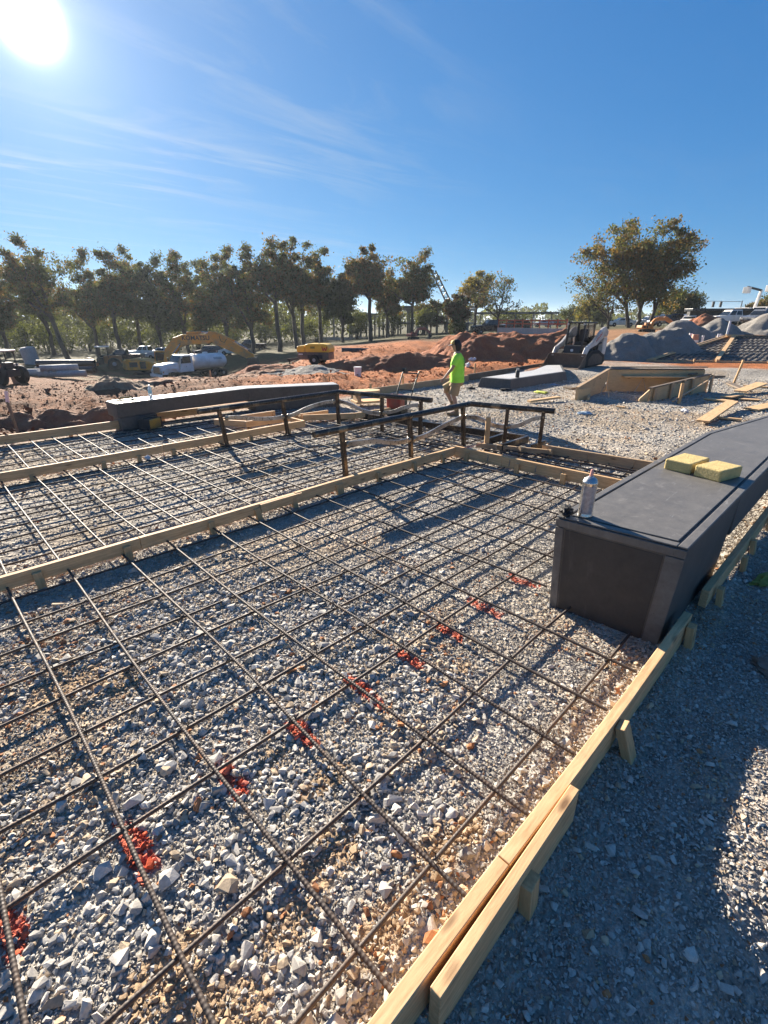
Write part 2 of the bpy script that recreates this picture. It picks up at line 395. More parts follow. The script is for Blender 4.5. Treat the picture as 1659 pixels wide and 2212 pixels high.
PAINT = [(x, 1.83) for x in (-.25, .205, .675, 1.12, 1.60, 2.04, 2.49, 2.95, 3.55)] 
PAINT2 = [(.71, 6.6), (1.48, 6.58), (1.92, 6.52), (2.33, 6.62), (3.15, 6.63), (1.05, 5.62), (1.5, 10.75), (2.6, 10.75)]
def paint_mask(X, Y):
    w = np.zeros(len(X)); wob = fbm(X*24, Y*24, 3, 92)-.5
    for (bx, by) in PAINT: w = np.maximum(w, (np.maximum(np.abs(X-bx+wob*.05)/.042, np.abs(Y-by+.02)/(.135+.03*math.sin(bx*9))) + wob*.9 < 1.0)*1.0)
    for (bx, by) in PAINT2: w = np.maximum(w, (np.hypot((X-bx)/.05, (Y-by)/.09)+wob < .9)*1.0)
    return w
def ground_colour(X, Y):
    d = sY*X+cY*Y; lat = cY*X-sY*Y; px = CX+FPX/cP*lat/np.maximum(d, .5)
    n1 = fbm(X*.8, Y*.8, 4, 61); n2 = fbm(X*.22, Y*.22, 4, 71)
    c = np.tile(GREY, (len(X), 1))
    c = lerp(c, TAN, np.clip((n1-.50)*2.6, 0, .5))
    # a browner, dustier reach beyond the railings
    c = lerp(c, np.array((.33, .25, .175)), sstep(.42, .62, n2)*sstep(8.2, 9.2, X)*sstep(15.5, 13, X)*.55)
    near = (np.abs(X) < 6) & (Y < 5)
    c[near] = lerp(c[near], np.array((.42, .29, .175)), in_blobs(X[near], Y[near], CLODS)*.95)
    c[near] = lerp(c[near], np.array((.60, .09, .035)), paint_mask(X[near], Y[near])*.8)
    dm = dirtmask(X, Y)
    clay = lerp(np.tile(CLAY, (len(X), 1)), BROWN, np.clip(sstep(680, 420, px)*1.1+(n1-.5)*.9, 0, 1))  # brown dirt at the left, its backlit shade worked into the darker tone
    clay = lerp(clay, GREY*.95, sstep(.56, .66, n2)*sstep(760, 900, px)*sstep(30, 22, d)*.7)
    c = lerp(c, clay, dm)
    g = sstep(38, 48, d+(n2-.5)*14)*sstep(1230, 1000, px); g2 = sstep(30, 44, d+(n2-.5)*10)*sstep(1150, 1300, px)*.6
    c = lerp(c, lerp(np.tile(BROWN*1.15, (len(X), 1)), GRASS, np.clip((n1-.4)*3, 0, 1)), np.clip(g, 0, 1))
    c = lerp(c, np.array((.34, .23, .13)), g2)
    c = lerp(c, lerp(np.tile(GRASS, (len(X), 1)), np.array((.14, .115, .065)), n1), sstep(55, 70, d))
    # the strip outside the near form: the form's shade put into the colour, darker
    c = lerp(c, np.array((.37, .315, .265)), sstep(.5, .3, Y)*sstep(9, 7, X)*.8)
    return c
def make_ground():
    fwd = PI/2-YAW
    th = np.concatenate([np.linspace(-rad(56), rad(56), 500), np.linspace(rad(60), 2*PI-rad(60), 60)])
    r = np.concatenate([[.02], np.geomspace(.35, 6000, 410)])
    A, Rr = np.meshgrid(th, r); X = (Rr*np.cos(fwd+A)).ravel(); Y = (Rr*np.sin(fwd+A)).ravel()
    Z = height(X, Y); V = np.stack([X, Y, Z], 1); nt_, nr = len(th), len(r)
    i = np.arange(nr-1)[:, None]*nt_; j = np.arange(nt_)[None]; j2 = (j+1) % nt_
    F = np.stack([i+j, i+j2, i+nt_+j2, i+nt_+j], -1).reshape(-1, 4)[:, ::-1]
    F = np.concatenate([F[:, ::-1]])
    me = np_mesh('ground', V, F, ground_colour(X, Y))
    o = link('ground', me, GROUND, smooth=180); o['kind'] = 'structure'; o['label'] = 'gravel building pad and red clay ground reaching the horizon'
    return o
make_ground()

# ================================================================= stones
def stone_templates(count, nv, seed):
    r = np.random.default_rng(seed); T = []
    while len(T) < count:
        p = r.normal(size=(nv, 3)); p /= np.linalg.norm(p, axis=1)[:, None]; p *= r.uniform(.75, 1.08, (nv, 1)); p *= np.array((1, r.uniform(.6, .95), r.uniform(.42, .75)))
        bm = bmesh.new(); vs = [bm.verts.new(q) for q in p]
        res = bmesh.ops.convex_hull(bm, input=vs); dead = [e for e in res['geom_interior'] if isinstance(e, bmesh.types.BMVert)]
        bmesh.ops.delete(bm, geom=dead, context='VERTS'); bmesh.ops.triangulate(bm, faces=bm.faces); bm.normal_update(); bmesh.ops.delete(bm, geom=[f for f in bm.faces if f.normal.z < -.35], context='FACES'); bm.verts.index_update()
        T.append((np.array([q.co[:] for q in bm.verts]), np.array([[q.index for q in f.verts] for f in bm.faces]))); bm.free()
    return T
COARSE_T = stone_templates(22, 14, 3); FINE_T = stone_templates(16, 6, 4)
def scatter(name, P, size, col, T, label, mat, sink=.25, seed=1):
    r = np.random.default_rng(seed); N = len(P)
    which = r.integers(0, len(T), N); ang = r.uniform(0, 2*PI, N); tx = r.normal(0, .26, N); ty = r.normal(0, .26, N)
    ca, sa = np.cos(ang), np.sin(ang); cx, sx = np.cos(tx), np.sin(tx); cy, sy = np.cos(ty), np.sin(ty)
    Rz = np.zeros((N, 3, 3)); Rz[:, 0, 0] = ca; Rz[:, 0, 1] = -sa; Rz[:, 1, 0] = sa; Rz[:, 1, 1] = ca; Rz[:, 2, 2] = 1
    Rx = np.zeros((N, 3, 3)); Rx[:, 0, 0] = 1; Rx[:, 1, 1] = cx; Rx[:, 1, 2] = -sx; Rx[:, 2, 1] = sx; Rx[:, 2, 2] = cx
    Ry = np.zeros((N, 3, 3)); Ry[:, 1, 1] = 1; Ry[:, 0, 0] = cy; Ry[:, 0, 2] = sy; Ry[:, 2, 0] = -sy; Ry[:, 2, 2] = cy
    M = Rx@Ry@Rz
    Vs, Fs, Cs, o = [], [], [], 0
    for k, (tv, tf) in enumerate(T):
        idx = np.nonzero(which == k)[0]
        if not len(idx): continue
        v = np.einsum('nij,vj->nvi', M[idx], tv)*size[idx, None, None]*.5
        v = v + P[idx, None, :]; v[:, :, 2] += (size[idx]*sink)[:, None]
        Vs.append(v.reshape(-1, 3)); Fs.append((tf[None]+(np.arange(len(idx))*len(tv))[:, None, None]+o).reshape(-1, 3)); o += v.shape[0]*v.shape[1]
        Cs.append(np.repeat(col[idx], len(tv), 0))
    me = np_mesh(name, np.concatenate(Vs), np.concatenate(Fs), np.concatenate(Cs))
    ob = link(name, me, mat); ob['kind'] = 'stuff'; ob['label'] = label; return ob
def stone_material():
    n = NT('crushed_limestone'); v = n.vec(); base = n.attr('tint')
    col = n.mix(base, n.ramp(n.noise(v, 60, 6, .7), [(.25, .72), (.75, 1.2)]), 1.0, 'MULTIPLY')
    n.color(col); n.rough(.85); n.bump(n.noise(v, 130, 5, .7), .5, .004); n.p.inputs['Specular IOR Level'].default_value = .3; return n.m
STONE = stone_material()
def stones_in(xr, yr, dens, dmin, dmax, seed):
    """random points on the ground that lie in view or just outside it"""
    r = np.random.default_rng(seed); n = int((xr[1]-xr[0])*(yr[1]-yr[0])*dens)
    X = r.uniform(*xr, n); Y = r.uniform(*yr, n); d = sY*X+cY*Y; lat = cY*X-sY*Y
    dep = d*cP+HC*sP; px = lat/dep*FPX; py = (HC*cP-d*sP)/dep*FPX   # below the axis
    k = (d >= dmin) & (d < dmax) & (np.abs(px) < 980) & (py < 1330)
    return X[k], Y[k], d[k]
def stone_colour(X, Y, r):
    n = len(X); b = r.uniform(.72, 1.12, n); c = np.array((.50, .465, .41))*b[:, None]
    warm = r.uniform(0, 1, n); n1 = fbm(X*1.3, Y*1.3, 3, 63)
    c = np.where((warm < .10+.30*sstep(.5, .68, n1))[:, None], np.array((.52, .40, .27))*b[:, None], c)
    c = np.where((warm > 1-.018-.12*sstep(.55, .7, n1))[:, None], np.array((.42, .19, .085))*b[:, None], c)
    c = np.where(((warm > .4) & (warm < .47))[:, None], np.array((.34, .32, .29))*b[:, None], c)
    pm_ = (paint_mask(X, Y) > .5) & (r.uniform(size=n) < .88)
    k = (.6+.4*r.uniform(size=n))[:, None]
    return np.where(pm_[:, None], np.array((.70, .11, .04))*k+c*(1-k)*.8, c)
def coarseness(X, Y):
    n = fbm(X*.75+3, Y*.75, 3, 65)
    w = sstep(.34, .58, n)
    u = X-.55*Y                                   # the loose stone thins out towards the near bench and the form
    w = np.where(Y < 4.8, w*sstep(1.9, .9, u)*sstep(4.9, 3.2, Y)+.06, w*.5)
    w = np.where((Y < 3.3) & (u < .9), np.maximum(w, sstep(.25, .42, n)*sstep(1.3, .5, u)), w)
    w = np.maximum(w, .30*sstep(.95, .7, Y)*(Y > .5))
    w = np.where(Y < .5, .32, w)
    return np.clip(w, 0.04, 1)
def gravel():
    r = np.random.default_rng(12)
    jobs = []
    # clean coarse stone near by
    X, Y, d = stones_in((-1.5, 7), (-1.4, 5.4), 1350, .8, 6.5, 1)
    k = r.uniform(size=len(X)) < coarseness(X, Y)*np.clip(3.6/d, .35, 1)*(1-.85*in_blobs(X, Y, CLODS)); X, Y, d = X[k], Y[k], d[k]
    s = np.clip(r.lognormal(math.log(.031), .42, len(X)), .016, .11); s = np.where(Y < .5, s*.8, s)
    jobs.append((X, Y, s))
    X, Y, d = stones_in((-1, 13), (4.6, 13), 150, 4, 13, 2); k = (Y < 11.3) & (r.uniform(size=len(X)) < .5+.5*coarseness(X, Y)); X, Y, d = X[k], Y[k], d[k]
    jobs.append((X, Y, r.uniform(.028, .062, len(X))))
    X, Y, d = stones_in((6.5, 24), (-1, 11.2), 75, 5, 21, 3); jobs.append((X, Y, np.clip(r.lognormal(math.log(.05), .33, len(X)), .03, .12)))
    X = np.concatenate([j[0] for j in jobs]); Y = np.concatenate([j[1] for j in jobs]); s = np.concatenate([j[2] for j in jobs])
    P = np.stack([X, Y, height(X, Y)], 1)
    scatter('coarse_gravel', P, s, stone_colour(X, Y, r), COARSE_T, 'loose pale grey crushed stone spread over the building pad', STONE, .10, 5)
    jobs = []
    X, Y, d = stones_in((-1.5, 7), (-1.4, 5.4), 5600, .8, 7.5, 6); k = r.uniform(size=len(X)) < np.clip(2.6/d, .16, 1)*(1-.5*in_blobs(X, Y, CLODS)); X, Y = X[k], Y[k]
    jobs.append((X, Y, np.clip(r.lognormal(math.log(.0175), .3, len(X)), .009, .035)))
    X, Y, d = stones_in((-1, 11), (4.6, 12), 560, 4, 12, 7); k = (Y < 11.3); X, Y = X[k], Y[k]; jobs.append((X, Y, r.uniform(.016, .032, len(X))))
    X = np.concatenate([j[0] for j in jobs]); Y = np.concatenate([j[1] for j in jobs]); s = np.concatenate([j[2] for j in jobs])
    P = np.stack([X, Y, height(X, Y)], 1)
    scatter('fine_gravel', P, s, stone_colour(X, Y, r)*.88, FINE_T, 'fine grey stone chips and dust between the larger stones', STONE, .12, 8)
    # crumbled clay lying in the stone
    cx, cy = [], []
    for (bx, by, a, b) in CLODS:
        m = int(a*b*6000); q = np.sqrt(r.uniform(size=m)); t = r.uniform(0, 2*PI, m); cx.append(bx+a*q*np.cos(t)*1.05); cy.append(by+b*q*np.sin(t)*1.05)
    cx = np.concatenate(cx); cy = np.concatenate(cy); s = np.clip(r.lognormal(math.log(.021), .45, len(cx)), .01, .07)
    P = np.stack([cx, cy, height(cx, cy)], 1); c = np.array((.40, .28, .17))*r.uniform(.8, 1.1, (len(cx), 1))
    scatter('clay_crumbs', P, s, c, COARSE_T, 'tan clay crumbs in patches among the grey stone', STONE, .06, 9)
    # clods on the dirt banks
    X = r.uniform(-4, 26, 60000); Y = r.uniform(11.6, 34, 60000); d = sY*X+cY*Y; lat = cY*X-sY*Y
    k = (np.abs(lat/d) < .86) & (r.uniform(size=len(X)) < np.clip(9/d, .12, 1)*.55*(dirtmask(X, Y) > .5)); X, Y, d = X[k], Y[k], d[k]
    s = np.clip(r.lognormal(math.log(.075), .55, len(X)), .04, .5); P = np.stack([X, Y, height(X, Y)], 1)
    scatter('dirt_clods', P, s, ground_colour(X, Y)*r.uniform(.75, 1.15, (len(X), 1)), FINE_T, 'loose clods of red and brown clay on the dug ground', STONE, .1, 10)
gravel()

# ================================================================= lumber forms
WOOD = wood('form_lumber', (.70, .46, .24), (.42, .24, .11)); WOODW = wood('weathered_form_lumber', (.52, .35, .19), (.33, .21, .12), .35); STAKE = wood('stake_lumber', (.62, .40, .20), (.38, .22, .10)); PLY = wood('plywood', (.62, .43, .23), (.44, .29, .15), .15); DARKW = wood('stained_form_lumber', (.17, .125, .085), (.09, .068, .05), .3)
NAIL = pm('nail_steel', (.25, .24, .23), .4, .9)
def board(parent, p, q, z0, z1, thick, mat=WOOD, name='board', bow=0, bevel=.004):
    """a board on edge from plan point p to q, its own axis along x"""
    p = Vector(p); q = Vector(q); L = (q-p).length; m = MB(); N = max(2, int(L/.5))
    vs = []
    for i in range(N+1):
        t = i/N; y = bow*math.sin(PI*t)
        for a, b in ((-1, z0), (1, z0), (1, z1), (-1, z1)): vs.append((t*L, a*thick/2+y, b+bow*.35*math.sin(2*PI*t)))
    fs = [(i*4+k, (i+1)*4+k, (i+1)*4+(k+1) % 4, i*4+(k+1) % 4) for i in range(N) for k in range(4)]+[(0,1,2,3), tuple(N*4+k for k in (3,2,1,0))]
    m.add(vs, fs); o = m.build(name, mat, parent, bevel=bevel)
    o.location = (p.x, p.y, 0); o.rotation_euler = (0, 0, math.atan2(q.y-p.y, q.x-p.x)); return o
def stake(parent, x, y, z0=-.2, z1=.12, w=.075, t=.045, lean=(0, 0), rot=0, mat=STAKE, name='stake', bevel=.004):
    """a stake driven at x, y; its top leans by lean; long axis is local x so the grain runs along it"""
    base = Vector((x, y, z0)); top = Vector((x+lean[0], y+lean[1], z1)); d = top-base; L = d.length
    m = MB(); m.box(0, L, -t/2, t/2, -w/2, w/2); o = m.build(name, mat, parent, bevel=bevel)
    zl = d.normalized(); X = zl; Yv = Vector((-math.sin(rot), math.cos(rot), 0)); Yv = (Yv-X*Yv.dot(X)).normalized(); Z = X.cross(Yv)
    Mx = Matrix((X, Yv, Z)).transposed().to_4x4(); Mx.translation = base; o.matrix_basis = Mx; return o
def form(label, loc=(0, 0, 0), name='form_board'): return thing(name, label, 'formwork', loc, 0, 'timber edge forms round the slabs')

t = form('new pine edge form along the near right side with a spliced board and leaning stakes')
board(t, (-.9, .556), (1.222, .556), -.055, .142, .056, bow=.006); board(t, (1.227, .556), (3.72, .55), -.055, .142, .056, bow=-.01)
board(t, (.71, .484), (1.735, .497), -.06, .150, .045, name='splice_board')
stake(t, 1.27, .432, -.28, .10, .085, .05, (-.01, .02), rot=.1); stake(t, 2.325, .37, -.24, .128, .085, .05, (-.03, .12), rot=.05); stake(t, 3.60, .46, -.24, .115, .085, .05, (.0, .03)); stake(t, .25, .44, -.3, .12, .085, .05)
t = form('pine edge form running beside the near concrete bench at the right edge')
board(t, (4.2, .548), (7.4, .52), -.03, .125, .056); board(t, (7.405, .52), (11.5, .5), -.03, .125, .056)
for x, l in ((4.42, .02), (5.25, .0), (5.75, .02), (6.6, .01), (7.5, 0)): stake(t, x, .44, -.25, .085, .08, .045, (0, l+.02))
t = form('long pine form crossing the picture between the near and the middle rebar mats')
board(t, (-3.2, 4.83), (1.30, 4.83), .0, .125, .056, bow=.012); board(t, (1.304, 4.83), (3.18, 4.835), .0, .125, .056, bow=-.01); board(t, (3.184, 4.832), (6.45, 4.83), -.01, .132, .056, bow=.012)
board(t, (2.66, 4.782), (3.26, 4.785), .02, .125, .035, name='splice_board')
for p, l in (((215, 865), -.02), ((630, 733), .0), ((1042, 608), -.02), ((1302, 553), -.05), ((1418, 480), 0), ((1632, 415), 0)):
    q = gp(*crop(0, 1300, 1100)(*p), -.05); stake(t, q.x, 4.765, -.2, .09, .07, .045, (l, .02))
for x in (3.9, 4.62, 5.4, 6.1, -1.0): stake(t, x, 4.77, -.2, .09, .07, .045, (0, .015))
t = form('cross form closing the far end of the near slab beside the trench')
board(t, (6.475, 4.82), (6.50, 3.9), -.02, .155, .056, mat=WOOD); board(t, (6.50, 3.896), (6.62, 1.5), -.02, .15, .056)
for y in (4.55, 3.6, 2.85, 2.1): stake(t, 6.43, y, -.2, .10, .07, .045, (0.01, 0), rot=PI/2)
for y in (4.15, 3.75, 3.3, 2.9, 2.5): MB().tube([(0, 0, 0), (.02, 0, .09), (.0, 0, .1)], .006, 6).build('tie_wire', NAIL, t).location = (6.45, y, .02)
t = form('rough boards along the far side of the trench behind the cross form')
board(t, (7.15, 4.86), (7.62, 3.70), .0, .085, .045, WOODW); board(t, (7.70, 3.86), (7.98, 1.5), -.03, .13, .05, WOODW)
for x, y in ((7.26, 4.5), (7.44, 4.1), (7.66, 3.66), (7.84, 3.1), (7.92, 2.4)): stake(t, x-.05, y, -.15, .1, .07, .04, rot=1.2, mat=WOODW)
t = form('pine form between the middle and the far rebar mats running to the left edge')
board(t, (-2.5, 8.40), (2.95, 8.43), .015, .145, .056, bow=.01); board(t, (2.954, 8.43), (5.93, 8.47), .015, .15, .056, bow=-.012)
board(t, (5.955, 8.47), (5.96, 8.95), .015, .145, .05)
for x in (-.6, 1.02, 1.98, 2.52, 3.1, 4.0, 4.62, 5.5): stake(t, x, 8.37, -.2, .05, .07, .045, (0, .01), mat=STAKE)
t = form('farthest pine form along the dirt bank at the left')
board(t, (-1.8, 11.20), (3.2, 11.22), -.01, .155, .056, bow=.012); board(t, (3.25, 11.62), (9.2, 11.5), -.01, .15, .056)
for x in (.3, 2.2, 4.2, 6): stake(t, x, 11.3 if x < 3 else 11.68, -.2, .1, .07, .04)
t = form('low timber box form standing in front of the far bench')
for a, b in (((5.0, 9.25), (7.1, 9.1)), ((4.65, 9.95), (6.15, 9.92)), ((6.3, 9.0), (7.3, 8.35)), ((7.3, 8.35), (8.4, 8.3)), ((5.05, 9.25), (4.65, 9.95))): board(t, a, b, .02, .15, .05, WOOD)
for x, y in ((5.1, 9.3), (6.25, 9.05), (7.3, 8.42), (6.1, 9.9), (8.2, 8.32)): stake(t, x, y, -.2, .13, .07, .045)
t = form('long edge board between the gravel pad and the red dirt behind the walker')
board(t, (9.6, 11.12), (15.6, 11.2), -.06, .16, .05, WOODW); board(t, (15.605, 11.22), (22.6, 11.7), -.06, .2, .06, DARKW)
for x in (10.3, 12.2, 14.3, 16.8, 19.3, 21.3): stake(t, x, 11.02 if x < 15.6 else 11.3, -.2, .32 if x == 10.3 else .16, .07, .04, mat=STAKE)

# ================================================================= reinforcement
def rebar_material():
    n = NT('rebar_steel'); v = n.vec(); a = n.noise(v, 6, 6, .7); b = n.noise(v, 40, 5, .7)
    col = n.ramp(a, [(.35, (.055, .048, .044)), (.58, (.085, .058, .042)), (.75, (.19, .095, .045))])
    col = n.mix(col, n.ramp(b, [(.3, .6), (.7, 1.3)]), 1.0, 'MULTIPLY')
    n.color(col); n.p.inputs['Metallic'].default_value = .25; n.rough(n.ramp(b, [(.3, .5), (.7, .8)])); n.bump(b, .4, .003); return n.m
REBAR = rebar_material(); WIRE = pm('tie_wire', (.10, .085, .07), .5, .7)
def bar(parent, p, q, r=.011, ribs=False, wob=.018, sag=0, name='bar', seed=0):
    """deformed bar along local x"""
    p = Vector(p); q = Vector(q); L = (q-p).length; rr = random.Random(seed*77+13)
    ph = [rr.uniform(0, 6.28) for _ in range(4)]; k1, k2 = rr.uniform(.5, 1.1), rr.uniform(1.4, 2.3)
    def c(x): return (x, wob*(math.sin(k1*x+ph[0])+.4*math.sin(k2*x+ph[1])), wob*.45*(math.sin(k2*.8*x+ph[2])))
    m = MB()
    if ribs:
        step = .019; xs = []; rs = []; x = 0
        while x < L:
            xs += [x, x+step*.42, x+step*.58, x+step*.86]; rs += [r*.96, r*.96, r*1.045, r*1.045]; x += step
        m.tube([c(x) for x in xs], rs, 8)
    else:
        N = max(3, int(L/.35)); m.tube([c(i*L/N) for i in range(N+1)], r, 7)
    o = m.build(name, REBAR, parent, smooth=(50 if ribs else 60))
    d = (q-p).normalized(); o.location = p; o.rotation_euler = (0, -math.asin(d.z), math.atan2(d.y, d.x)); return o
def tie(parent, x, y, z):
    m = MB(); pts = [(.022*math.cos(a), .022*math.sin(a), .016*math.sin(2*a)) for a in np.linspace(0, 6.0, 9)]; pts += [(.03, .005, .02), (.045, .012, .03)]
    m.tube(pts, .0035, 5); o = m.build('wire_tie', WIRE, parent); o.location = (x, y, z); o.rotation_euler = (0, 0, random.uniform(0, 6)); return o
NX = [-.70, -.245, .203, .645, 1.098, 1.56, 2.045, 2.48, 2.955, 3.50, 4.05, 4.62, 5.15, 5.65, 6.12]
NY = [.81, 1.262, 1.88, 2.28, 2.612, 3.01, 3.385, 3.79, 4.185, 4.60]
def mat1():
    t = thing('rebar_mat', 'rusty rebar grid wired over the near gravel slab', 'rebar mat', (0, 0, 0), 0, 'rebar mats laid in the forms')
    for i, x in enumerate(NX):
        y0 = .62 if x < 3.3 else 1.56
        bar(t, (x, y0, .012), (x+.02*math.sin(i*2.1), 4.95 if i % 3 else 5.1, .016), .0105, x < 2.2, .016, seed=i)
    for j, y in enumerate(NY):
        x1 = 6.44 if y > 1.6 else (3.43 if j == 1 else 3.38)
        bar(t, (-1.6, y-.01*math.sin(j), -.012), (x1, y+.012*math.sin(j*3), -.010), .0103, y < 2.3, .018, seed=50+j)
    for i, x in enumerate(NX):
        for j, y in enumerate(NY):
            if x < 3.3 and y < 4 and (i+j) % 2 == 0: tie(t, x+.005, y, .006)
mat1()
def mat2():
    t = thing('rebar_mat', 'long rebar grid over the middle gravel strip between two pine forms', 'rebar mat', (0, 0, 0), 0, 'rebar mats laid in the forms')
    for i, x in enumerate([-.55, -.15, .24, .655, 1.06, 1.447, 1.862, 2.27, 2.70, 3.12, 3.55, 3.98, 4.40, 4.83, 5.25, 5.7, 6.15, 6.6]): bar(t, (x, 4.9, .014), (x+.03*math.sin(i), 8.75, .016), .011, False, .012, seed=100+i)
    for j, y in enumerate([5.05, 5.39, 5.75, 6.11, 6.45, 6.78, 7.0, 7.42, 7.93, 8.18]): bar(t, (-1.6, y, -.012), (7.0, y+.03*math.sin(j*2), -.012), .011, False, .014, seed=130+j)
mat2()
def mat3():
    t = thing('rebar_mat', 'rebar grid over the far gravel strip in front of the far bench', 'rebar mat', (0, 0, 0), 0, 'rebar mats laid in the forms')
    for i, x in enumerate([.3, .70, 1.09, 1.475, 1.84, 2.22, 2.61, 3.0, 3.4, 3.8, 4.22, 4.65, 5.05, 5.5, 5.95]): bar(t, (x, 8.55, .016), (x+.02*math.sin(i*3), 11.10 if x < 2.9 else 10.9, .03), .011, False, .012, seed=160+i)
    for j, y in enumerate([8.7, 9.06, 9.42, 9.88, 10.33, 10.6, 10.95]): bar(t, (-1, y, -.01), (7.4, y+.04*math.sin(j), -.012), .011, False, .014, seed=190+j)
mat3()
t = thing('rebar_mat', 'bundle of rebar lying in the narrow trench beyond the cross form', 'rebar mat', (0, 0, 0), 0, 'rebar mats laid in the forms')
for j in range(5): bar(t, (6.7+.2*j, 4.7, .01+.012*(j % 2)), (6.95+.2*j, 1.6, .0+.012*(j % 2)), .013, False, .015, seed=210+j)
for j in range(9): bar(t, (6.6, 4.6-.33*j, -.015), (8.3, 4.75-.33*j, .0), .0115, False, .01, seed=220+j)
t = thing('rebar_mat', 'rebar grid in the narrow strip behind the near railing', 'rebar mat', (0, 0, 0), 0, 'rebar mats laid in the forms')
for j in range(6): bar(t, (6.7+.3*j, 8.2, .0), (6.8+.28*j, 5.1, .0), .012, False, .012, seed=240+j)
for j in range(8): bar(t, (6.4, 5.2+.42*j, -.018), (8.6, 5.25+.42*j, -.018), .012, False, .012, seed=250+j)
# ================================================================= concrete benches
def concrete(name, c1, c2, rough, scratch=0.0):
    n = NT(name); v = n.vec(); a = n.noise(v, 1.7, 8, .7); b = n.noise(v, 14, 7, .75); c = n.noise(v, 85, 4, .7)
    col = n.ramp(a, [(.3, c2), (.7, c1)]); col = n.mix(col, n.ramp(b, [(.25, .68), (.75, 1.25)]), 1.0, 'MULTIPLY')
    if scratch:
        w = n.noise(n.vec((1.2, 9, 3), rot=(0, 0, .5)), 2.2, 9, .75, 1.2); col = n.mix(col, (.42, .41, .39), n.ramp(w, [(.60, 0.0), (.74, scratch)]))
    pit = n.vor(v, 26, 'F1'); col = n.mix(col, (.02, .018, .016), n.ramp(pit, [(.045, .8), (.085, 0.0)])); stn = n.noise(n.vec((1.5, 1.5, .35)), 3.5, 8, .7, .6); col = n.mix(col, tuple(min(1, x*2.2+.03) for x in c1), n.ramp(stn, [(.58, 0.0), (.78, .5)]))
    n.color(col); n.rough(n.math('ADD', n.math('MULTIPLY', b, .22), rough-.1)); n.bump(n.math('ADD', n.math('MULTIPLY', b, .5), c), .25, .004); return n.m
CONC = concrete('charcoal_concrete', (.105, .096, .084), (.066, .060, .053), .62); CONCT = concrete('troweled_concrete_top', (.155, .145, .13), (.115, .107, .097), .5, .6); CONCL = concrete('pale_concrete', (.44, .43, .40), (.36, .35, .33), .7); CONCE = concrete('bench_end_panel', (.060, .053, .045), (.036, .032, .028), .7)
def solid(m, top, bot, z1, z0):
    n = len(top); m.add([(x, y, z0) for x, y in bot]+[(x, y, z1) for x, y in top], [tuple(range(n-1, -1, -1)), tuple(range(n, 2*n))]+[(i, (i+1) % n, (i+1) % n+n, i+n) for i in range(n)])
ZB = .752
t = thing('concrete_bench', 'charcoal concrete bench at the right with panelled end and sponges on top', 'bench', (0, 0, 0), 0, 'charcoal concrete benches')
m = MB(); solid(m, [(3.346, 1.488), (3.425, .602), (4.93, .59), (4.93, 1.482)], [(3.385, 1.448), (3.457, .645), (4.93, .632), (4.93, 1.44)], ZB-.014, -.14); m.build('leg', CONC, t, bevel=.012)
out_l = [(4.93, 1.482), (7.475, 1.472), (9.2, 1.20), (11.5, .84)]; out_r = [(11.5, -.05), (9.2, .31), (7.55, .57), (4.93, .59)]
m = MB(); solid(m, out_l+out_r, out_l+out_r, ZB-.014, .36); m.build('seat_slab', CONC, t, bevel=.012)
m = MB(); solid(m, [(9.9, 1.08), (11.4, .85), (11.4, -.03), (9.9, .2)], [(9.9, 1.05), (11.4, .82), (11.4, .0), (9.9, .23)], .355, -.14); m.build('leg', CONC, t, bevel=.012)
# raised border strips and the troweled panel between grooves
L0 = [(3.346, 1.488), (7.475, 1.472), (9.2, 1.20), (11.5, .84)]; R0 = [(3.425, .602), (7.55, .57), (9.2, .31), (11.5, -.05)]
def off(P, d): return [(x, y+d) for x, y in P]
m = MB(); P = L0+off(L0, -.058)[::-1]; solid(m, P, P, ZB, ZB-.013); m.build('border_strip', CONCT, t, bevel=.006)
m = MB(); P = R0+off(R0, .062)[::-1]; solid(m, P, P, ZB, ZB-.013); m.build('border_strip', CONCT, t, bevel=.006)
m = MB(); P = [(3.352, 1.428), (3.420, .666), (3.490, .666), (3.418, 1.428)]; solid(m, P, P, ZB-.0005, ZB-.013); m.build('border_strip', CONCT, t, bevel=.006)
m = MB(); Pl = [(3.440, 1.408)]+off(L0[1:], -.080); Pr = [(3.512, .686)]+off(R0[1:], .084); solid(m, Pl+Pr[::-1], Pl+Pr[::-1], ZB+.001, ZB-.013); m.build('top_panel', CONCT, t, bevel=.004)
def on_end(u, z):   # point on the sloping end face: u across from left to right, z up
    w = (z+.14)/(ZB+.126); a = Vector((3.385, 1.448))*(1-w)+Vector((3.346, 1.488))*w; b = Vector((3.457, .645))*(1-w)+Vector((3.425, .602))*w
    q = a*(1-u)+b*u; return Vector((q.x, q.y, z))
def end_piece(name, u0, u1, z0, z1, mat, proud):
    q = [on_end(u0, z0), on_end(u1, z0), on_end(u1, z1), on_end(u0, z1)]; nn = Vector((-1, -.1, .03))*proud
    MB().add([p+Vector((.004, 0, 0)) for p in q]+[p+nn for p in q], [(0,1,2,3),(7,6,5,4),(0,4,5,1),(1,5,6,2),(2,6,7,3),(3,7,4,0)]).build(name, mat, t, bevel=.003)
BORD = concrete('bench_border', (.155, .143, .125), (.105, .097, .086), .6); end_piece('end_border', .0, 1.0, .672, ZB-.02, BORD, .010); end_piece('end_border', .0, .07, -.1, .664, BORD, .010); end_piece('end_border', .87, 1.0, -.1, .664, BORD, .010); end_piece('end_panel', .085, .855, -.1, .655, CONCE, .003)

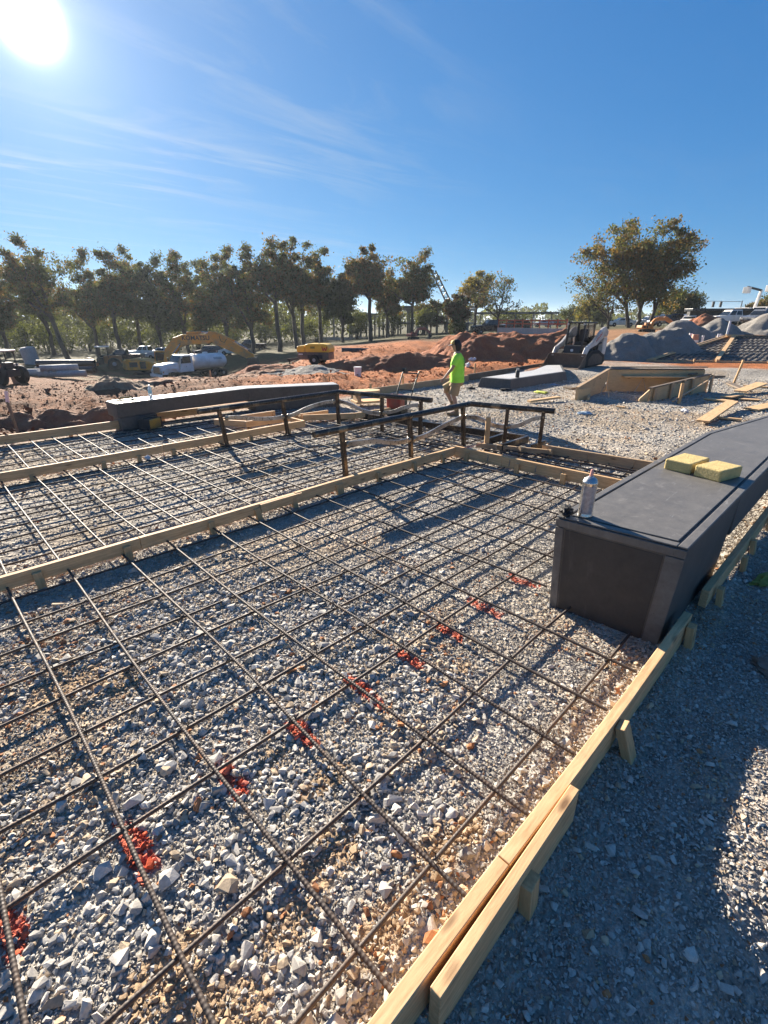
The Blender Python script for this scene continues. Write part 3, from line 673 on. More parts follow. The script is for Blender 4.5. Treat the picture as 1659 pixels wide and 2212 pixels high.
t = thing('concrete_bench', 'bent charcoal concrete bench along the dirt bank with a sunlit top', 'bench', (0, 0, 0), 0, 'charcoal concrete benches')
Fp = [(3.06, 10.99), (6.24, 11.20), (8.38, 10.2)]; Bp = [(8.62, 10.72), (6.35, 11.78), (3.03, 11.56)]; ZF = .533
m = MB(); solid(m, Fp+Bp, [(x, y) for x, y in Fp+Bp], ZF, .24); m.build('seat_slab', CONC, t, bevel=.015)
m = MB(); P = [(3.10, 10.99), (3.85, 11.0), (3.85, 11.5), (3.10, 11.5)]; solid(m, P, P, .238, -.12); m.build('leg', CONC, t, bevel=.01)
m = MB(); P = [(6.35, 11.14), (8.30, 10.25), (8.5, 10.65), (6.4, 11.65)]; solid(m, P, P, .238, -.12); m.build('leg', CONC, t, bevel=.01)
m = MB(); Pi = [(3.09, 11.03), (6.24, 11.24), (8.36, 10.245), (8.56, 10.69), (6.34, 11.74), (3.06, 11.52)]; solid(m, Pi, Pi, ZF+.006, ZF-.002); m.build('top_panel', concrete('painted_glare_top', (.60, .57, .52), (.50, .48, .44), .34), t, bevel=.003)  # grazing sun glare put into the seat top as a pale colour

t = thing('concrete_bench', 'low dark concrete plinth with sun glare painted pale on its top behind the walking worker', 'plinth', (0, 0, 0), 0, 'charcoal concrete benches')
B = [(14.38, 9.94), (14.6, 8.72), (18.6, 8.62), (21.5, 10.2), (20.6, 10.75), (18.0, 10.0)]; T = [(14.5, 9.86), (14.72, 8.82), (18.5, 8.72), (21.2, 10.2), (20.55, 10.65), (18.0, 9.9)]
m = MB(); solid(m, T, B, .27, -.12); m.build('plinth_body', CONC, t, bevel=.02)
Ti = [(14.62, 9.78), (14.82, 8.9), (18.46, 8.8), (21.0, 10.2), (20.5, 10.55), (18.0, 9.82)]; m = MB(); solid(m, Ti, Ti, .278, .268); m.build('top_panel', concrete('painted_glare_top_two', (.62, .59, .54), (.52, .50, .46), .40), t, bevel=.003)  # plinth top coloured pale to carry the low sun's glare

# ================================================================= small things on the benches
CHROME = pm('brushed_tin', (.62, .60, .57), .25, .95, .15, 9, .05); BLACK = pm('black_rubber', (.015, .015, .016), .7, 0, .3, 20, .5, 50, bdist=.01)
t = thing('spray_can', 'shiny silver paint can with a pink nozzle on the near bench corner', 'spray can', (3.495, 1.335, ZB+.001), .4)
MB().lathe([(.050, 0), (.056, .004), (.056, .012), (.053, .018), (.053, .262), (.056, .268), (.056, .276), (.053, .281)], n=24).build('can_body', CHROME, t, smooth=40)
MB().lathe([(.052, .282), (.046, .296), (.034, .308), (.022, .314), (.020, .320)], n=24).build('dome', pm('can_dome', (.55, .54, .53), .35, .9), t, smooth=40)
MB().lathe([(.013, .320), (.013, .340), (.010, .346), (.010, .366), (.006, .372)], n=12).build('nozzle', pm('pink_nozzle', (.75, .35, .28), .5), t, smooth=40)
m = MB()
for a0, z0, z1 in ((2.3, .03, .25), ): m.loft([[(.0537*math.cos(a0+k*.12), .0537*math.sin(a0+k*.12), z) for k in range(16)]+[(.0534*math.cos(a0+k*.12), .0534*math.sin(a0+k*.12), z) for k in range(15, -1, -1)] for z in (z0, z1)])
m.build('print_label', pm('can_print', (.42, .40, .42), .4, .3, .5, 40), t)
m = MB()
for z in (.235, .10): m.loft([[(.0541*math.cos(5.2+k*.1), .0541*math.sin(5.2+k*.1), z+dz) for k in range(10)]+[(.0538*math.cos(5.2+k*.1), .0538*math.sin(5.2+k*.1), z+dz) for k in range(9, -1, -1)] for dz in (0, .02)])
m.build('print_mark', pm('can_print_red', (.30, .05, .04), .4, 0, .5, 40), t)
def lump(name, mat, r, sq, seed, sub=3, amp=.3, parent=None, fr=6.0):
    bm = bmesh.new(); bmesh.ops.create_icosphere(bm, subdivisions=sub, radius=1)
    from mathutils import noise as mn
    for v in bm.verts:
        p = v.co.copy(); k = 1+amp*mn.fractal(p*fr*.35+Vector((seed, 3, 1)), 1.0, 2.1, 4); v.co = Vector((p.x*sq[0], p.y*sq[1], p.z*sq[2]))*r*k
    me = bpy.data.meshes.new(name); bm.to_mesh(me); bm.free(); return link(name, me, mat, parent, smooth=60)
o = lump('work_glove', BLACK, .055, (1, .8, .75), 4, 3, .75); tag(o, 'small crumpled black glove on the corner of the near bench', 'glove'); place(o, (3.40, 1.44, ZB+.038), .3)
SPONGE = pm('yellow_sponge', (.66, .50, .20), .95, 0, .25, 12, .9, 70, bdist=.012)
def sponge(label, loc, rot, dims, tilt=(0, 0)):
    m = MB(); m.box(-dims[0]/2, dims[0]/2, -dims[1]/2, dims[1]/2, 0, dims[2]); o = m.build('sponge', SPONGE, bevel=.016, seg=3); tag(o, label, 'sponge', 'sponges on the near bench'); place(o, loc, rot, tilt)
sponge('yellow sponge farther from the bench edge, behind the other sponge', (5.46, 1.165, ZB), -.16, (.40, .25, .108)); sponge('yellow sponge nearest the outer edge of the near bench', (5.37, .875, ZB), -.28, (.36, .245, .112))
GLASSY = NT('clear_plastic'); GLASSY.color((.80, .88, .92)); GLASSY.rough(.12); GLASSY.p.inputs['Transmission Weight'].default_value = .55; GLASSY.bump(GLASSY.noise(GLASSY.vec(), 30), .1); GLASSY = GLASSY.m
t = thing('water_bottle', 'clear plastic water bottle standing on the far bench', 'bottle', (3.86, 11.22, ZF+.007))
MB().lathe([(.036, 0), (.040, .008), (.040, .09), (.037, .10), (.040, .11), (.040, .19), (.034, .22), (.016, .255), (.016, .27)], n=16).build('bottle_body', GLASSY, t, smooth=50)
MB().lathe([(.019, .262), (.019, .288)], n=14).build('cap', pm('white_cap', (.8, .8, .8), .5), t, smooth=40)
MB().lathe([(.0405, .12), (.0405, .18)], n=16).build('paper_label', pm('bottle_label', (.25, .55, .62), .5), t, smooth=40)
t = thing('hand_float', 'flat wooden hand float lying on the left end of the far bench', 'tool', (3.38, 11.33, ZF+.007), -.25)
MB().box(-.21, .21, -.05, .05, 0, .02).build('blade', pm('float_blade', (.30, .26, .13), .7), t, bevel=.004); MB().tube([(-.12, 0, .02), (-.10, 0, .06), (.10, 0, .065), (.13, 0, .02)], .016, 8).build('grip', pm('float_grip', (.20, .20, .07), .7), t, smooth=60)
YEL = pm('tool_yellow', (.60, .33, .03), .5, 0, .3, 8, .1, dirt=((.10, .08, .05), .3)); BLKP = pm('black_plastic', (.025, .025, .027), .55, 0, .3, 10)
t = thing('tool_box', 'yellow and black power tool box on the gravel beside the far bench leg', 'tool box', (3.60, 10.78, -.05), .55)
MB().box(-.20, .20, -.13, .13, .03, .24).build('case', YEL, t, bevel=.02); MB().box(-.17, .17, -.10, .10, .241, .262).build('top_tray', BLKP, t, bevel=.008)
for x in (-.205, .18): MB().box(x, x+.025, -.14, .14, .02, .25).build('bumper', BLKP, t, bevel=.006)
MB().tube([(-.19, 0, .24), (-.16, 0, .30), (.16, 0, .30), (.19, 0, .24)], .012, 8).build('handle', BLKP, t, smooth=60)
t = thing('thermos', 'small dark flask standing on the pale plinth top', 'flask', (15.35, 8.95, .279)); MB().lathe([(.07, 0), (.07, .2), (.05, .24)], n=12).build('flask_body', BLKP, t, smooth=40); MB().lathe([(.052, .24), (.052, .30)], n=12).build('cap', pm('grey_cap', (.35, .36, .38), .4, .5), t, smooth=40)

# ================================================================= steel railings
def railing_steel():
    n = NT('mill_scale_steel'); v = n.vec(); a = n.noise(v, 3.2, 4, .6); b = n.noise(v, 30, 6, .7)
    col = n.ramp(a, [(.42, (.050, .043, .038)), (.56, (.085, .066, .050)), (.63, (.27, .195, .12))]); col = n.mix(col, n.ramp(b, [(.3, .7), (.7, 1.25)]), 1.0, 'MULTIPLY')
    n.color(col); n.p.inputs['Metallic'].default_value = .6; n.rough(n.ramp(b, [(.3, .22), (.7, .42)])); return n.m
RSTEEL = railing_steel(); GALV = pm('galvanised_strap', (.62, .60, .56), .32, .7, .3, 7, .1, dirt=((.06, .05, .04), .22)); WELD = pm('ground_weld', (.40, .33, .24), .35, .8, .4, 30, .4)
def on_plane(x, y, p, nrm):
    d = ray(x, y); return CAM + d*((Vector(p)-CAM).dot(Vector(nrm))/d.dot(Vector(nrm)))
def railing(label, left, corner, end, posts1, posts2, wave1, wave2, z_ground=-.05):
    t = thing('steel_railing', label, 'railing', (0, 0, 0), 0, 'steel railings standing on the slab')
    left, corner, end = Vector(left), Vector(corner), Vector(end)
    for nm, a, b in (('top_rail', left, corner), ('top_rail', corner, end)):
        L = (b-a).length; o = MB().tube([(0, 0, 0), (L*.25, 0, 0), (L*.5, 0, 0), (L*.75, 0, 0), (L, 0, 0)], .048, 14).build(nm, RSTEEL, t, smooth=50)
        d = (b-a)/L; o.location = a; o.rotation_euler = (0, -math.asin(d.z), math.atan2(d.y, d.x))
    lump('corner_weld', WELD, .054, (1, 1, 1), 2, 2, .05, t).location = corner
    for base, top in posts1+posts2:
        base, top = Vector(base), Vector(top); L = (top-base).length; o = MB().box(-.032, .032, -.032, .032, 0, L).build('post', RSTEEL, t, bevel=.006)
        o.rotation_mode = 'QUATERNION'; o.rotation_quaternion = (top-base).to_track_quat('Z', 'Y'); o.location = base
        lump('post_weld', WELD, .046, (1.1, 1.1, .8), base.x, 2, .25, t).location = top
    for wv in (wave1, wave2):
        for pts in wv:
            MB().sweep(pts, .034, .072).build('wave_bar', GALV, t, smooth=35, bevel=.004)
            for e in (pts[0], pts[-1]): lump('bar_weld', WELD, .038, (1, 1, 1.3), e.x, 2, .35, t).location = e
    return t
def smooth_pts(P, n=5):
    out = []
    for i in range(len(P)-1):
        p0, p1, p2, p3 = P[max(i-1, 0)], P[i], P[i+1], P[min(i+2, len(P)-1)]
        for k in range(n):
            s = k/n; out.append(.5*((2*p1)+(p2-p0)*s+(2*p0-5*p1+4*p2-p3)*s*s+(3*p1-p0-3*p2+p3)*s**3))
    return out+[P[-1]]
k5 = crop(950, 1150, 850); ka = crop(600, 1200, 500); kc = crop(1000, 1220, 500); kd = crop(1400, 1250, 500)
Y1 = 5.2; c1 = Vector((7.37, Y1, .715)); e1 = Vector((7.77, 3.75, .715)); n1_ = (1.45, .40, 0)
pA = [(onY(*k5(300, 735), Y1), onY(*k5(272, 440), Y1)), (onY(*k5(706, 612), Y1), onY(*k5(694, 355), Y1)), (onY(*k5(1032, 530), Y1), onY(*k5(1026, 280), Y1))]
pA = [(Vector((b.x, Y1, -.12)), Vector((q.x, Y1, .70))) for b, q in pA]
def leg2(px, py, c, n): return on_plane(px, py, c, n)
pB = []
for bx, tx in ((1300, 1305), (1521, 1531)):
    q = leg2(*k5(tx, 300), c1, n1_); pB.append((Vector((q.x-.005, q.y+.01, -.12)), Vector((q.x, q.y, .70))))
w1 = [smooth_pts([onY(*k5(*p), Y1) for p in ((305, 518), (400, 506), (470, 499), (540, 505), (620, 508), (690, 492))]), smooth_pts([onY(*k5(*p), Y1) for p in ((722, 487), (790, 466), (860, 428), (935, 388), (1012, 352))])]
w2 = [smooth_pts([leg2(*k5(*p), c1, n1_) for p in ((1044, 350), (1110, 354), (1170, 378), (1225, 402), (1296, 412))]), smooth_pts([leg2(*k5(*p), c1, n1_) for p in ((1312, 410), (1370, 402), (1420, 380), (1470, 360), (1524, 352))])]
railing('bent steel railing nearest the camera with wavy lower bar', (3.80, Y1, .712), c1, e1, pA, pB, w1, w2)
Y2 = 8.19; c2_ = Vector((6.75, Y2, .70)); e2 = Vector((7.27, 6.04, .70)); n2_ = (2.15, .52, 0)
pA = [(Vector((4.02, Y2, -.12)), Vector((3.93, Y2, .68))), (Vector((5.35, Y2, -.12)), Vector((5.27, Y2, .68))), (Vector((6.68, Y2, -.12)), Vector((6.66, Y2, .68)))]
pB = []
for px in (722, 1135):
    q = leg2(*kc(px, 150), c2_, n2_); pB.append((Vector((q.x, q.y, -.12)), Vector((q.x, q.y, .68))))
w1 = [smooth_pts([onY(*ka(*p), Y2) for p in ((405, 440), (500, 432), (600, 436), (700, 446), (800, 448), (900, 442), (1000, 430))]), smooth_pts([onY(*ka(*p), Y2) for p in ((1060, 422), (1150, 386), (1250, 337), (1350, 302), (1450, 275), (1540, 264))])]
w2 = [smooth_pts([leg2(*kc(*p), c2_, n2_) for p in ((275, 196), (380, 226), (480, 276), (580, 310), (708, 324))]), smooth_pts([leg2(*kc(*p), c2_, n2_) for p in ((745, 320), (850, 302), (950, 265), (1050, 240), (1120, 238))])]
railing('bent steel railing standing farther back in front of the far bench', (3.55, Y2, .67), c2_, e2, pA, pB, w1, w2)

# ================================================================= steel channels, anchors, stakes between the railings
def channel(label, p, q, h=.13, w=.06, mat=None):
    p = Vector(p); q = Vector(q); L = (q-p).length; m = MB(); m.box(0, L, -w/2, -w/2+.014, 0, h); m.box(0, L, -w/2+.0145, w/2, h-.014, h); m.box(0, L, -w/2+.0145, w/2, 0, .014)
    o = m.build('steel_channel', RSTEEL, bevel=.003); place(o, p, math.atan2(q.y-p.y, q.x-p.x)); return tag(o, label, 'steel beam', 'dark steel channels on the gravel')
channel('longest dark steel channel lying behind both railings', (7.56, 8.66, -.03), (8.27, 4.46, -.03)); channel('short steel channel butting the left end of the longest channel', (6.95, 8.53, -.03), (7.50, 8.66, -.03))
channel('steel cross channel farthest from the near railing end', (7.52, 4.86, -.02), (8.06, 4.88, -.02)); channel('middle steel cross channel resting near the tall wooden stake', (7.29, 4.43, -.02), (8.22, 4.44, -.02)); channel('steel cross channel under the right end of the near railing', (7.63, 4.06, -.02), (8.10, 4.04, -.02))
t = thing('post_anchor', 'silver folded steel anchor nearest the near railing corner', 'anchor', (7.30, 5.54, -.05), .3, 'silver post anchors on the gravel')
for a in (-1, 1): MB().beam((0, .055*a, 0), (0, .012*a, .20), .05, .012).build('leg', GALV, t)
MB().box(-.03, .03, -.09, .09, 0, .01).build('foot_plate', GALV, t, bevel=.002)
dup(t, (7.20, 6.99, -.05), .9, 'silver folded steel anchor under the middle of the near railing', .9); dup(t, (7.58, 6.48, -.05), .1, 'small silver anchor close to the longest steel channel', .6); dup(t, (7.25, 8.42, -.05), .5, 'silver anchor beside the far railing corner post', .85)
def lone_stake(label, x, y, z1, lean=(0, 0), w=.08, t=.045, zg=-.05, mat=STAKE, name='timber_stake'):
    o = stake(None, x, y, zg-.1, z1, w, t, lean, rot=-YAW, mat=mat, name=name); return tag(o, label, 'stake', 'wooden stakes driven in the ground')
lone_stake('tall wooden stake standing in front of the steel channels', 7.27, 4.72, .55, (-.01, .0), .085)
lone_stake('wooden stake with string in front of the plywood box form', 15.52, 3.86, .50, (.02, .02)); lone_stake('lone thin stake on the gravel right of the plywood box form', 22.3, 3.9, .75, (.05, -.12), .07, .04)
lone_stake('small stake standing by the far edge board near the worker', 12.0, 11.25, .42, w=.06); lone_stake('stake standing in the red dirt behind the pale plinth', 17.3, 12.1, .45, w=.07); lone_stake('thin pale stake in the dirt by the excavator bucket', 13.9, 29.5, hz(13.9, 29.5)+.9, (.05, .05), .09, .05, hz(13.9, 29.5))
t = thing('marker_stake', 'dark survey stake with pink and white flagging at the left edge', 'stake', (0, 0, 0), 0, 'wooden stakes driven in the ground')
q0 = at(40, 935, 9.6); q1 = at(16, 868, 9.75); q2 = at(13, 845, 9.8); stake(t, q0.x, q0.y, q0.z-.3, q1.z, .05, .03, (q1.x-q0.x, q1.y-q0.y), rot=-YAW, mat=DARKW, name='shaft'); stake(t, q1.x, q1.y, q1.z-.02, q2.z, .058, .036, (q2.x-q1.x, q2.y-q1.y), rot=-YAW, mat=pm('pink_flagging', (.75, .55, .55), .7), name='flagging')

# ================================================================= plywood box form and loose planks
t = thing('box_form', 'open plywood box form with sloping sides on the gravel', 'formwork', (0, 0, 0), 0)
def panel(parent, a, b, za, zb, th=.05, z0=-.06, mat=PLY, name='panel'):
    a = Vector(a); b = Vector(b); L = (b-a).length; m = MB(); m.prism([(0, z0), (L, z0), (L, zb), (0, za)], -th/2, th/2); o = m.build(name, mat, parent, bevel=.004)
    o.location = (a.x, a.y, 0); o.rotation_euler = (0, 0, math.atan2(b.y-a.y, b.x-a.x)); return o
def capboard(parent, a, b, za, zb, w=.10, th=.04, mat=WOODW, name='top_board'):
    a3 = Vector((*a, za+th/2+.001)); b3 = Vector((*b, zb+th/2+.001)); L = (b3-a3).length; m = MB(); m.box(0, L, -w/2, w/2, -th/2, th/2); o = m.build(name, mat, parent, bevel=.004)
    d = (b3-a3)/L; o.location = a3; o.rotation_euler = (0, -math.asin(d.z), math.atan2(d.y, d.x)); return o
A_, B_, C_, D_, E_ = (14.05, 6.2), (16.52, 6.33), (18.7, 4.12), (18.84, 3.98), (15.34, 4.62)
panel(t, A_, (16.48, 6.33), .28, .63); panel(t, B_, C_, .63, .63); panel(t, (18.80, 3.99), E_, .48, .30); panel(t, (15.30, 4.63), (15.12, 4.80), .28, .02); panel(t, (14.05, 6.17), (14.45, 5.98), .27, .26); panel(t, (14.44, 5.96), (14.18, 5.9), .10, .04)
capboard(t, A_, (16.50, 6.33), .28, .63); capboard(t, (16.54, 6.33), (18.66, 4.15), .63, .63, mat=DARKW); capboard(t, D_, E_, .48, .30, mat=DARKW); capboard(t, (16.62, 6.34), (18.82, 4.12), .70, .70, .14, .03, mat=DARKW)
o = capboard(t, (16.75, 5.95), (18.05, 4.45), .42, .42, .34, .04, mat=WOOD, name='cross_brace'); capboard(t, (18.0, 4.35), (18.9, 4.3), .5, .5, .12, .04, mat=DARKW, name='cross_brace')
for x, y, z1 in ((18.75, 3.86, .5), (17.6, 4.1, .45), (17.1, 4.2, .42), (16.4, 4.33, .38), (15.5, 4.5, .3)): stake(t, x, y, -.15, z1, .12, .05, (0, .02), rot=-.2, mat=WOODW, name='brace_stake')
for a, b in (((17.05, 5.6), (17.25, 5.3)), ((15.1, 5.95), (15.25, 5.7))): MB().tube([(*a, -.05), ((a[0]+b[0])/2, (a[1]+b[1])/2, .4), (*b, -.05)], .012, 6).build('wire', GALV, t)
capboard(t, (15.2, 3.95), (18.4, 3.80), .02, .42, .05, .03, mat=WOODW, name='diagonal_strip')
def plank(label, a, b, w=.22, th=.04, z=-.035, tilt=0, mat=WOOD):
    a = Vector((*a, z)); b = Vector((*b, z+tilt)); L = (b-a).length; m = MB(); m.box(0, L, -w/2, w/2, 0, th); o = m.build('loose_plank', mat, bevel=.004); d = (b-a)/L
    o.location = a; o.rotation_euler = (0, -math.asin(d.z), math.atan2(d.y, d.x)); return tag(o, label, 'plank', 'loose planks on the gravel')
plank('plank propped over another near the far end of the near bench', (12.68, 2.6), (15.75, 2.66), .26, .04, .0, .10); plank('narrow plank lying under the propped plank', (13.65, 2.78), (13.76, 2.05), .12, .04)
plank('leftmost of the pale planks right of the box form', (16.84, 3.52), (16.75, 2.83), .30); plank('pale plank in the middle of the group right of the box form', (17.2, 3.10), (18.4, 2.92), .30, .04, .01); plank('longest pale plank of the group right of the box form', (18.75, 3.05), (20.6, 2.80), .34, .04, .03, .12); plank('short dusty plank beside the pale plank group', (17.5, 2.85), (17.7, 2.35), .22, .03)
plank('wide plank at the right edge above the near bench', (15.6, 2.2), (17.4, 1.8), .36); plank('grey weathered plank leaning off a stake on the gravel', (21.4, 3.85), (19.8, 3.14), .22, .05, -.03, .02, DARKW); plank('thin plank at the far right of the gravel', (21.2, 3.4), (21.25, 2.4), .16); plank('pale plank on the gravel just right of the worker', (12.6, 6.9), (13.6, 6.5), .16, .05, -.03, .05); plank('tiny wood offcut on the gravel in front of the box form', (13.6, 4.85), (13.6, 4.62), .10, .03)
plank('dark rough plank lying left of the plywood box form', (16.3, 7.6), (16.1, 7.2), .22, .05, -.03, 0, DARKW); plank('dark plank lying behind the box form on the gravel', (21.5, 6.6), (24.0, 4.6), .25, .06, -.03, 0, DARKW)
t = thing('curved_form', 'pale rounded plywood piece at the right end of the far bench', 'plywood piece', (8.6, 9.95, .0), -.4)
MB().add(*(lambda n: ([(0, -.25, 0), (0, .25, 0)]+[(.55+.25*math.sin(a), -.25*math.cos(a), 0) for a in np.linspace(0, PI, n)]+[(0, -.25, .05), (0, .25, .05)]+[(.55+.25*math.sin(a), -.25*math.cos(a), .05) for a in np.linspace(0, PI, n)], [tuple([1, 0]+list(range(2, 2+n))), tuple([n+2, n+3]+list(range(2*n+3, n+3, -1)))]+[(i, i+1, i+1+n+2, i+n+2) for i in range(2, n+1)]+[(0, 2, n+4, n+2), (n+1, 1, n+3, 2*n+3), (1, 0, n+2, n+3)]))(9)).build('upper_sheet', WOOD, t).location = (0, 0, .32)
dupo = t.children[0].copy(); COL.objects.link(dupo); dupo.name = 'lower_sheet'; dupo.parent = t; dupo.location = (.05, .02, .05)
MB().box(.1, .2, -.2, .2, .10, .318).build('spacer', WOODW, t)
o = MB().tube([(0, 0, 0), (1.05, 0, 0)], .05, 10).build('drain_pipe', pm('blue_grey_plastic', (.05, .075, .12), .4), smooth=50); tag(o, 'dark blue plastic pipe lying on the gravel behind the far railing', 'pipe'); place(o, (9.15, 10.5, .0), 0)
# litter
def litter(name, label, cat, xy, r, sq, mat, seed, z=None):
    o = lump(name, mat, r, sq, seed, 3, .7); tag(o, label, cat); place(o, (*xy, hz(*xy)+r*sq[2]*.6 if z is None else z), seed); return o
PAPER = pm('white_litter', (.72, .72, .73), .8); 
litter('crumpled_paper', 'crumpled white paper on the gravel above the near bench', 'litter', (14.1, 3.35), .09, (1.2, .8, .5), PAPER, 1); litter('plastic_bag', 'pale blue plastic scrap on the gravel below the box form', 'litter', (12.0, 5.0), .11, (1.6, .7, .4), pm('blue_plastic', (.45, .58, .68), .4), 2); litter('plastic_bag', 'blue plastic scrap beside the pale plinth', 'litter', (16.6, 8.2), .11, (1.5, .8, .4), pm('blue_plastic_two', (.18, .30, .48), .4), 3)
litter('rag', 'yellow green rag on the gravel by the worker', 'rag', gp(1168, 849, -.05)[:2], .16, (1.6, 1, .22), pm('lime_rag', (.45, .50, .06), .9), 4); litter('work_glove', 'dark glove dropped on the gravel beside the worker', 'glove', gp(1016, 840, -.05)[:2], .10, (1.4, .8, .45), BLACK, 5); litter('rag', 'dark cloth scraps on the gravel right of the worker', 'rag', gp(1093, 844, -.05)[:2], .13, (1.7, .8, .35), BLACK, 6)
litter('crumpled_paper', 'small white paper on the gravel left of the pale plinth end', 'litter', gp(1112, 830, -.05)[:2], .07, (1.3, .8, .5), PAPER, 7); litter('plastic_bag', 'white plastic scrap on the rebar by the middle form', 'litter', (2.60, 8.2), .045, (1, .8, .9), PAPER, 8, .03)
litter('green_glove', 'green and yellow glove lying outside the form at the right edge', 'glove', (5.25, .24), .10, (2.0, .7, .45), pm('green_glove', (.28, .30, .07), .9), 9); litter('sandstone_rock', 'large tan rock in the shade at the right edge', 'rock', (3.75, .02), .085, (1.3, .9, .55), pm('tan_rock', (.28, .20, .15), .9, 0, .4, 12, .8, 40), 10); litter('plastic_bag', 'white plastic strip along the far left form', 'litter', (.95, 11.42), .12, (2.2, .6, .4), PAPER, 11)
litter('white_rock', 'white stone on the red mound behind the worker', 'rock', spot(1020, 25.5)[:2], .12, (1.5, .8, .8), PAPER, 12); litter('white_rock', 'white block on the red dirt behind the worker', 'rock', spot(1010, 22.0)[:2], .12, (1.5, .8, .8), PAPER, 13)
MB().tube([gp(1000, 968, .16), gp(1030, 962, .17), gp(1045, 955, .2)], .004, 5).build('string_line', pm('pink_string', (.7, .12, .15), .8)); tag(bpy.data.objects['string_line'], 'thin pink string line by the near railing corner', 'string')

# ================================================================= plate compactor
RED = pm('engine_red', (.50, .05, .03), .45, 0, .3, 8, .1, dirt=((.10, .07, .05), .3)); DKST = pm('dark_machine_steel', (.04, .038, .036), .5, .5)
t = thing('plate_compactor', 'red plate compactor with a black looped handle behind the far railing', 'compactor', (8.72, 8.32, -.05), facing(60))
m = MB(); m.prism([(-.32, .06), (-.24, .0), (.24, .0), (.32, .06), (.32, .08), (.23, .03), (-.23, .03), (-.32, .08)], -.22, .22); m.build('base_plate', DKST, t); MB().box(-.2, .2, -.17, .17, .035, .16).build('exciter', DKST, t, bevel=.02)
MB().box(-.30, -.02, -.20, .19, .17, .50).build('water_tank', RED, t, bevel=.05, seg=3); MB().box(.0, .22, -.15, .15, .17, .42).build('engine', BLKP, t, bevel=.03); MB().lathe([(.07, 0), (.07, .05)], (.1, 0, .425), 12).build('fuel_cap', DKST, t)
MB().box(-.2, -.12, -.06, .06, .502, .53).build('tank_cap', BLKP, t, bevel=.01)
for s in (-1, 1):
    MB().tube([(.16, .2*s, .12), (.30, .21*s, .45), (.62, .22*s, .92), (.70, .22*s, .98)], .018, 8).build('handle_bar', BLKP, t, smooth=60)
MB().tube([(.64, -.22, .93), (.64, .22, .93)], .018, 8).build('handle_bar', BLKP, t, smooth=60); MB().tube([(.36, -.21, .55), (.36, .21, .55)], .014, 8).build('handle_brace', BLKP, t, smooth=60); MB().lathe([(.05, -.04), (.05, .04)], (.70, .22, 1.0), 10, 'y').build('throttle', DKST, t)
